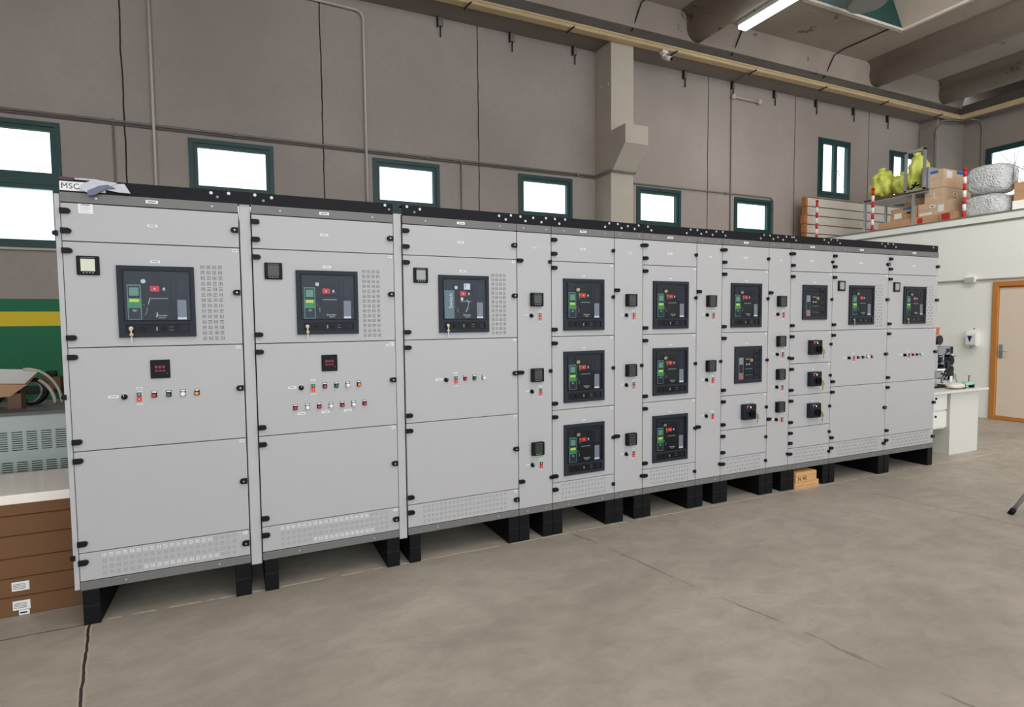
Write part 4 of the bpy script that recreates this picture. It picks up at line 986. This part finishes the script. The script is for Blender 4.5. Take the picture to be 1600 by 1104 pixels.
# scaffold trolley
tr = thing('scaffold_trolley', 'grey steel platform trolley carrying yellow sacks on the mezzanine', 'trolley', (11.3, 2.47, ZM))
MB().box(0, .62, 0, 1.06, .565, .615, mat('plank_brown', (104, 72, 60), .7, 0, .2, 10)).box(-.01, .63, -.01, 1.07, .555, .57, ALU).build('platform', tr)
for (x_, y_) in ((.0, .18), (.6, .02), (.0, 1.03), (.6, 1.03)): MB().box(x_-.018, x_+.018, y_-.018, y_+.018, 0, .56, ALU).build('leg', tr)
MB().box(-.02, .02, .0, .035, .61, 1.30, ALU).box(-.02, .02, .30, .335, .61, 1.30, ALU).box(-.02, .02, 0, .335, 1.27, 1.31, ALU).box(-.02, .02, 0, .335, .60, .64, ALU).build('end_frame', tr)
bxg = MB().box(.06, .45, -.02, .10, .62, .98, mat('grey_box', (150, 158, 164), .5), .004)
for k in range(4): bxg.box(.054, .06, -.015+.03*k, -.005+.03*k, .62, .98, PLATE)
bxg.build('side_box', tr)
# yellow sacks
for (c_, s_3, sd, lb) in (((11.60, 3.37, .22), (.22, .19, .27), 1, 'yellow plastic sack at the left end of the trolley'), ((11.66, 3.03, .17), (.22, .165, .20), 4, 'middle yellow sack lying low on the trolley'), ((11.6, 2.765, .25), (.2, .125, .33), 9, 'tall knotted yellow sack at the right end of the trolley')):
    t = thing('yellow_sack', lb, 'sack', (c_[0], c_[1], ZM+.617), group='yellow plastic sacks on the trolley')
    MB().blob((0, 0, s_3[2]), s_3[0], s_3[1], s_3[2], YELLOW, .3, 1.8, .8, 4, sd, .22).build('sack_body', t)
    MB().cyl((.0, .02, s_3[2]*1.98), (.1, .1, 1), .025, .08, YELLOW, 12, .06).build('knot', t)
tag(MB().tube([(0, 0, 0), (.0, -.06, .03), (-.02, -.10, .10)], .015, BLACK).tube([(0, -.02, .06), (0, -.1, .04), (0, -.14, .05)], .016, BLACK).build('black_strap', None, (11.33, 2.72, ZM+.66)), 'short black strap hanging by the trolley end frame', 'strap')
# cartons
def carton(x0, x1, y0, y1, z0, z1, m, label, marks=()):
    t = thing('cardboard_box', label, 'box', (x0, y0, ZM+z0), group='cardboard boxes on the mezzanine')
    W, Dp, H_ = x1-x0, y1-y0, z1-z0-.003
    MB().box(0, W, 0, Dp, 0, H_, m, .004).build('box_body', t)
    MB().box(-.001, .0, .005, Dp-.005, H_*.5-.001, H_*.5+.001, mat('carton_seam', (96, 64, 38))).box(0, W, Dp*.5-.025, Dp*.5+.025, H_, H_+.0008, CARD3).build('tape', t)
    for (face, a, b_, c_, d2, mm_) in marks:       # face 'x': on the -x face (a,b=y range), face 'y': on the -y face (a,b=x range); fractions
        if face == 'x': q = MB().box(-.002, -.0005, Dp*a, Dp*b_, H_*c_, H_*d2, mm_)
        else: q = MB().box(W*a, W*b_, -.002, -.0005, H_*c_, H_*d2, mm_)
        q.build('printed_mark', t)
    return t
REDM = mat('red_print', (176, 34, 50), .6)
carton(11.30, 12.2, 2.20, 3.25, 0, .155, CARD3, 'long low carton with red printing at the mezzanine edge', [('x', .28, .36, .15, .85, REDM), ('x', .0, .02, .1, .9, INK)])
carton(11.24, 12.2, 1.98, 2.19, 0, .155, CARD3, 'low carton with red printing right of the long one', [('x', .3, .9, .2, .9, REDM)])
carton(11.36, 12.0, 2.64, 3.07, .156, .37, CARD3, 'carton with blue lid and white label under the trolley', [('x', .55, .85, .15, .6, LABEL), ('x', .05, .5, .80, .98, BLUEI), ('x', .2, .35, .45, .6, INK)])
carton(11.38, 12.1, 2.12, 2.62, .156, .375, CARD2, 'carton with a white sheet on its front, third in the tall pile', [('x', .18, .36, .2, .75, LABEL), ('x', .45, .62, .6, .8, LABEL), ('x', .55, .95, .1, .28, LABEL), ('x', .5, .58, .66, .74, INK)])
carton(11.55, 12.1, 2.55, 2.95, .376, .50, CARD2, 'small pale carton tucked behind the trolley legs')
carton(11.40, 12.20, 2.24, 2.53, .376, .61, CARD2, 'carton with printed arrow symbol, second from top of the pile', [('x', .45, .5, .25, .7, LABEL), ('x', .35, .6, .25, .3, LABEL), ('y', .35, .5, .45, .7, LABEL), ('y', .3, .45, .1, .25, LABEL), ('y', .39, .45, .53, .63, INK)])
carton(11.40, 12.20, 2.24, 2.53, .611, .91, CARD2, 'topmost carton of the tall pile with blue lid edge', [('x', .3, .98, .82, .97, BLUEI), ('y', .45, .95, .80, .98, BLUEI), ('y', .1, .3, .5, .9, LABEL)])
# bubble wrapped goods
t = thing('bubble_wrapped_roll', 'large roll of bubble wrap lying on top of the wrapped block', 'bubble wrap', (11.55, 1.62, ZM+.36))
b = MB(); b.blob((0, 0, .23), .26, .29, .235, BUBBLE, .05, 3, .6, 5, 2, .05); b.build('roll_body', t)
MB().tube([(-.02, -.30, .10), (-.05, -.335, .22), (-.02, -.31, .36)], .03, BUBBLE, 10).build('loose_edge', t)
t = thing('bubble_wrapped_block', 'bubble wrapped block standing on the mezzanine right of the cartons', 'bubble wrap', (11.55, 1.645, ZM))
MB().blob((0, 0, .18), .28, .285, .18, BUBBLE, .05, 3, .55, 5, 7, .06).build('block_body', t)
carton(11.48, 12.3, .35, 1.30, .20, .47, CARD3, 'plain brown carton at the right picture edge on a white plank')
tag(MB().box(11.47, 12.3, .3, 1.31, ZM, ZM+.197, WALLW, .004).build('white_plank'), 'white slab under the plain brown carton at the right edge', 'slab')

# bare tree outside the far right window
tb = MB(); BARK = mat('bark', (120, 112, 106), .8)
def branch(p, d, L_, r_, lev):
    if lev == 0 or r_ < .004: return
    pts = [p]; dd = d.copy()
    for k in range(4):
        dd = (dd+Vector((random.uniform(-.25, .25), random.uniform(-.25, .25), random.uniform(-.1, .22)))).normalized(); pts.append(pts[-1]+dd*L_/4)
    tb.tube(pts, [r_*(1-.12*k) for k in range(5)], BARK, 6)
    for k in range(3 if lev > 2 else 4):
        nd = (dd+Vector((random.uniform(-.9, .9), random.uniform(-.9, .9), random.uniform(-.3, .6)))).normalized()
        branch(pts[random.choice((2, 3, 4))], nd, L_*.72, r_*.58, lev-1)
random.seed(21)
branch(Vector((0, 0, 0)), Vector((0, 0, 1)), 3.6, .14, 6)
tag(tb.build('bare_tree', None, (22.5, 4.6, .0)), 'leafless tree outside the far right window', 'tree')
struct(MB().box(-40, 60, 5.6, 60, -.35, -.2, mat('outside_ground', (150, 152, 140), .9)).build('trim_5'), 'ground outside behind the building', 'ground')
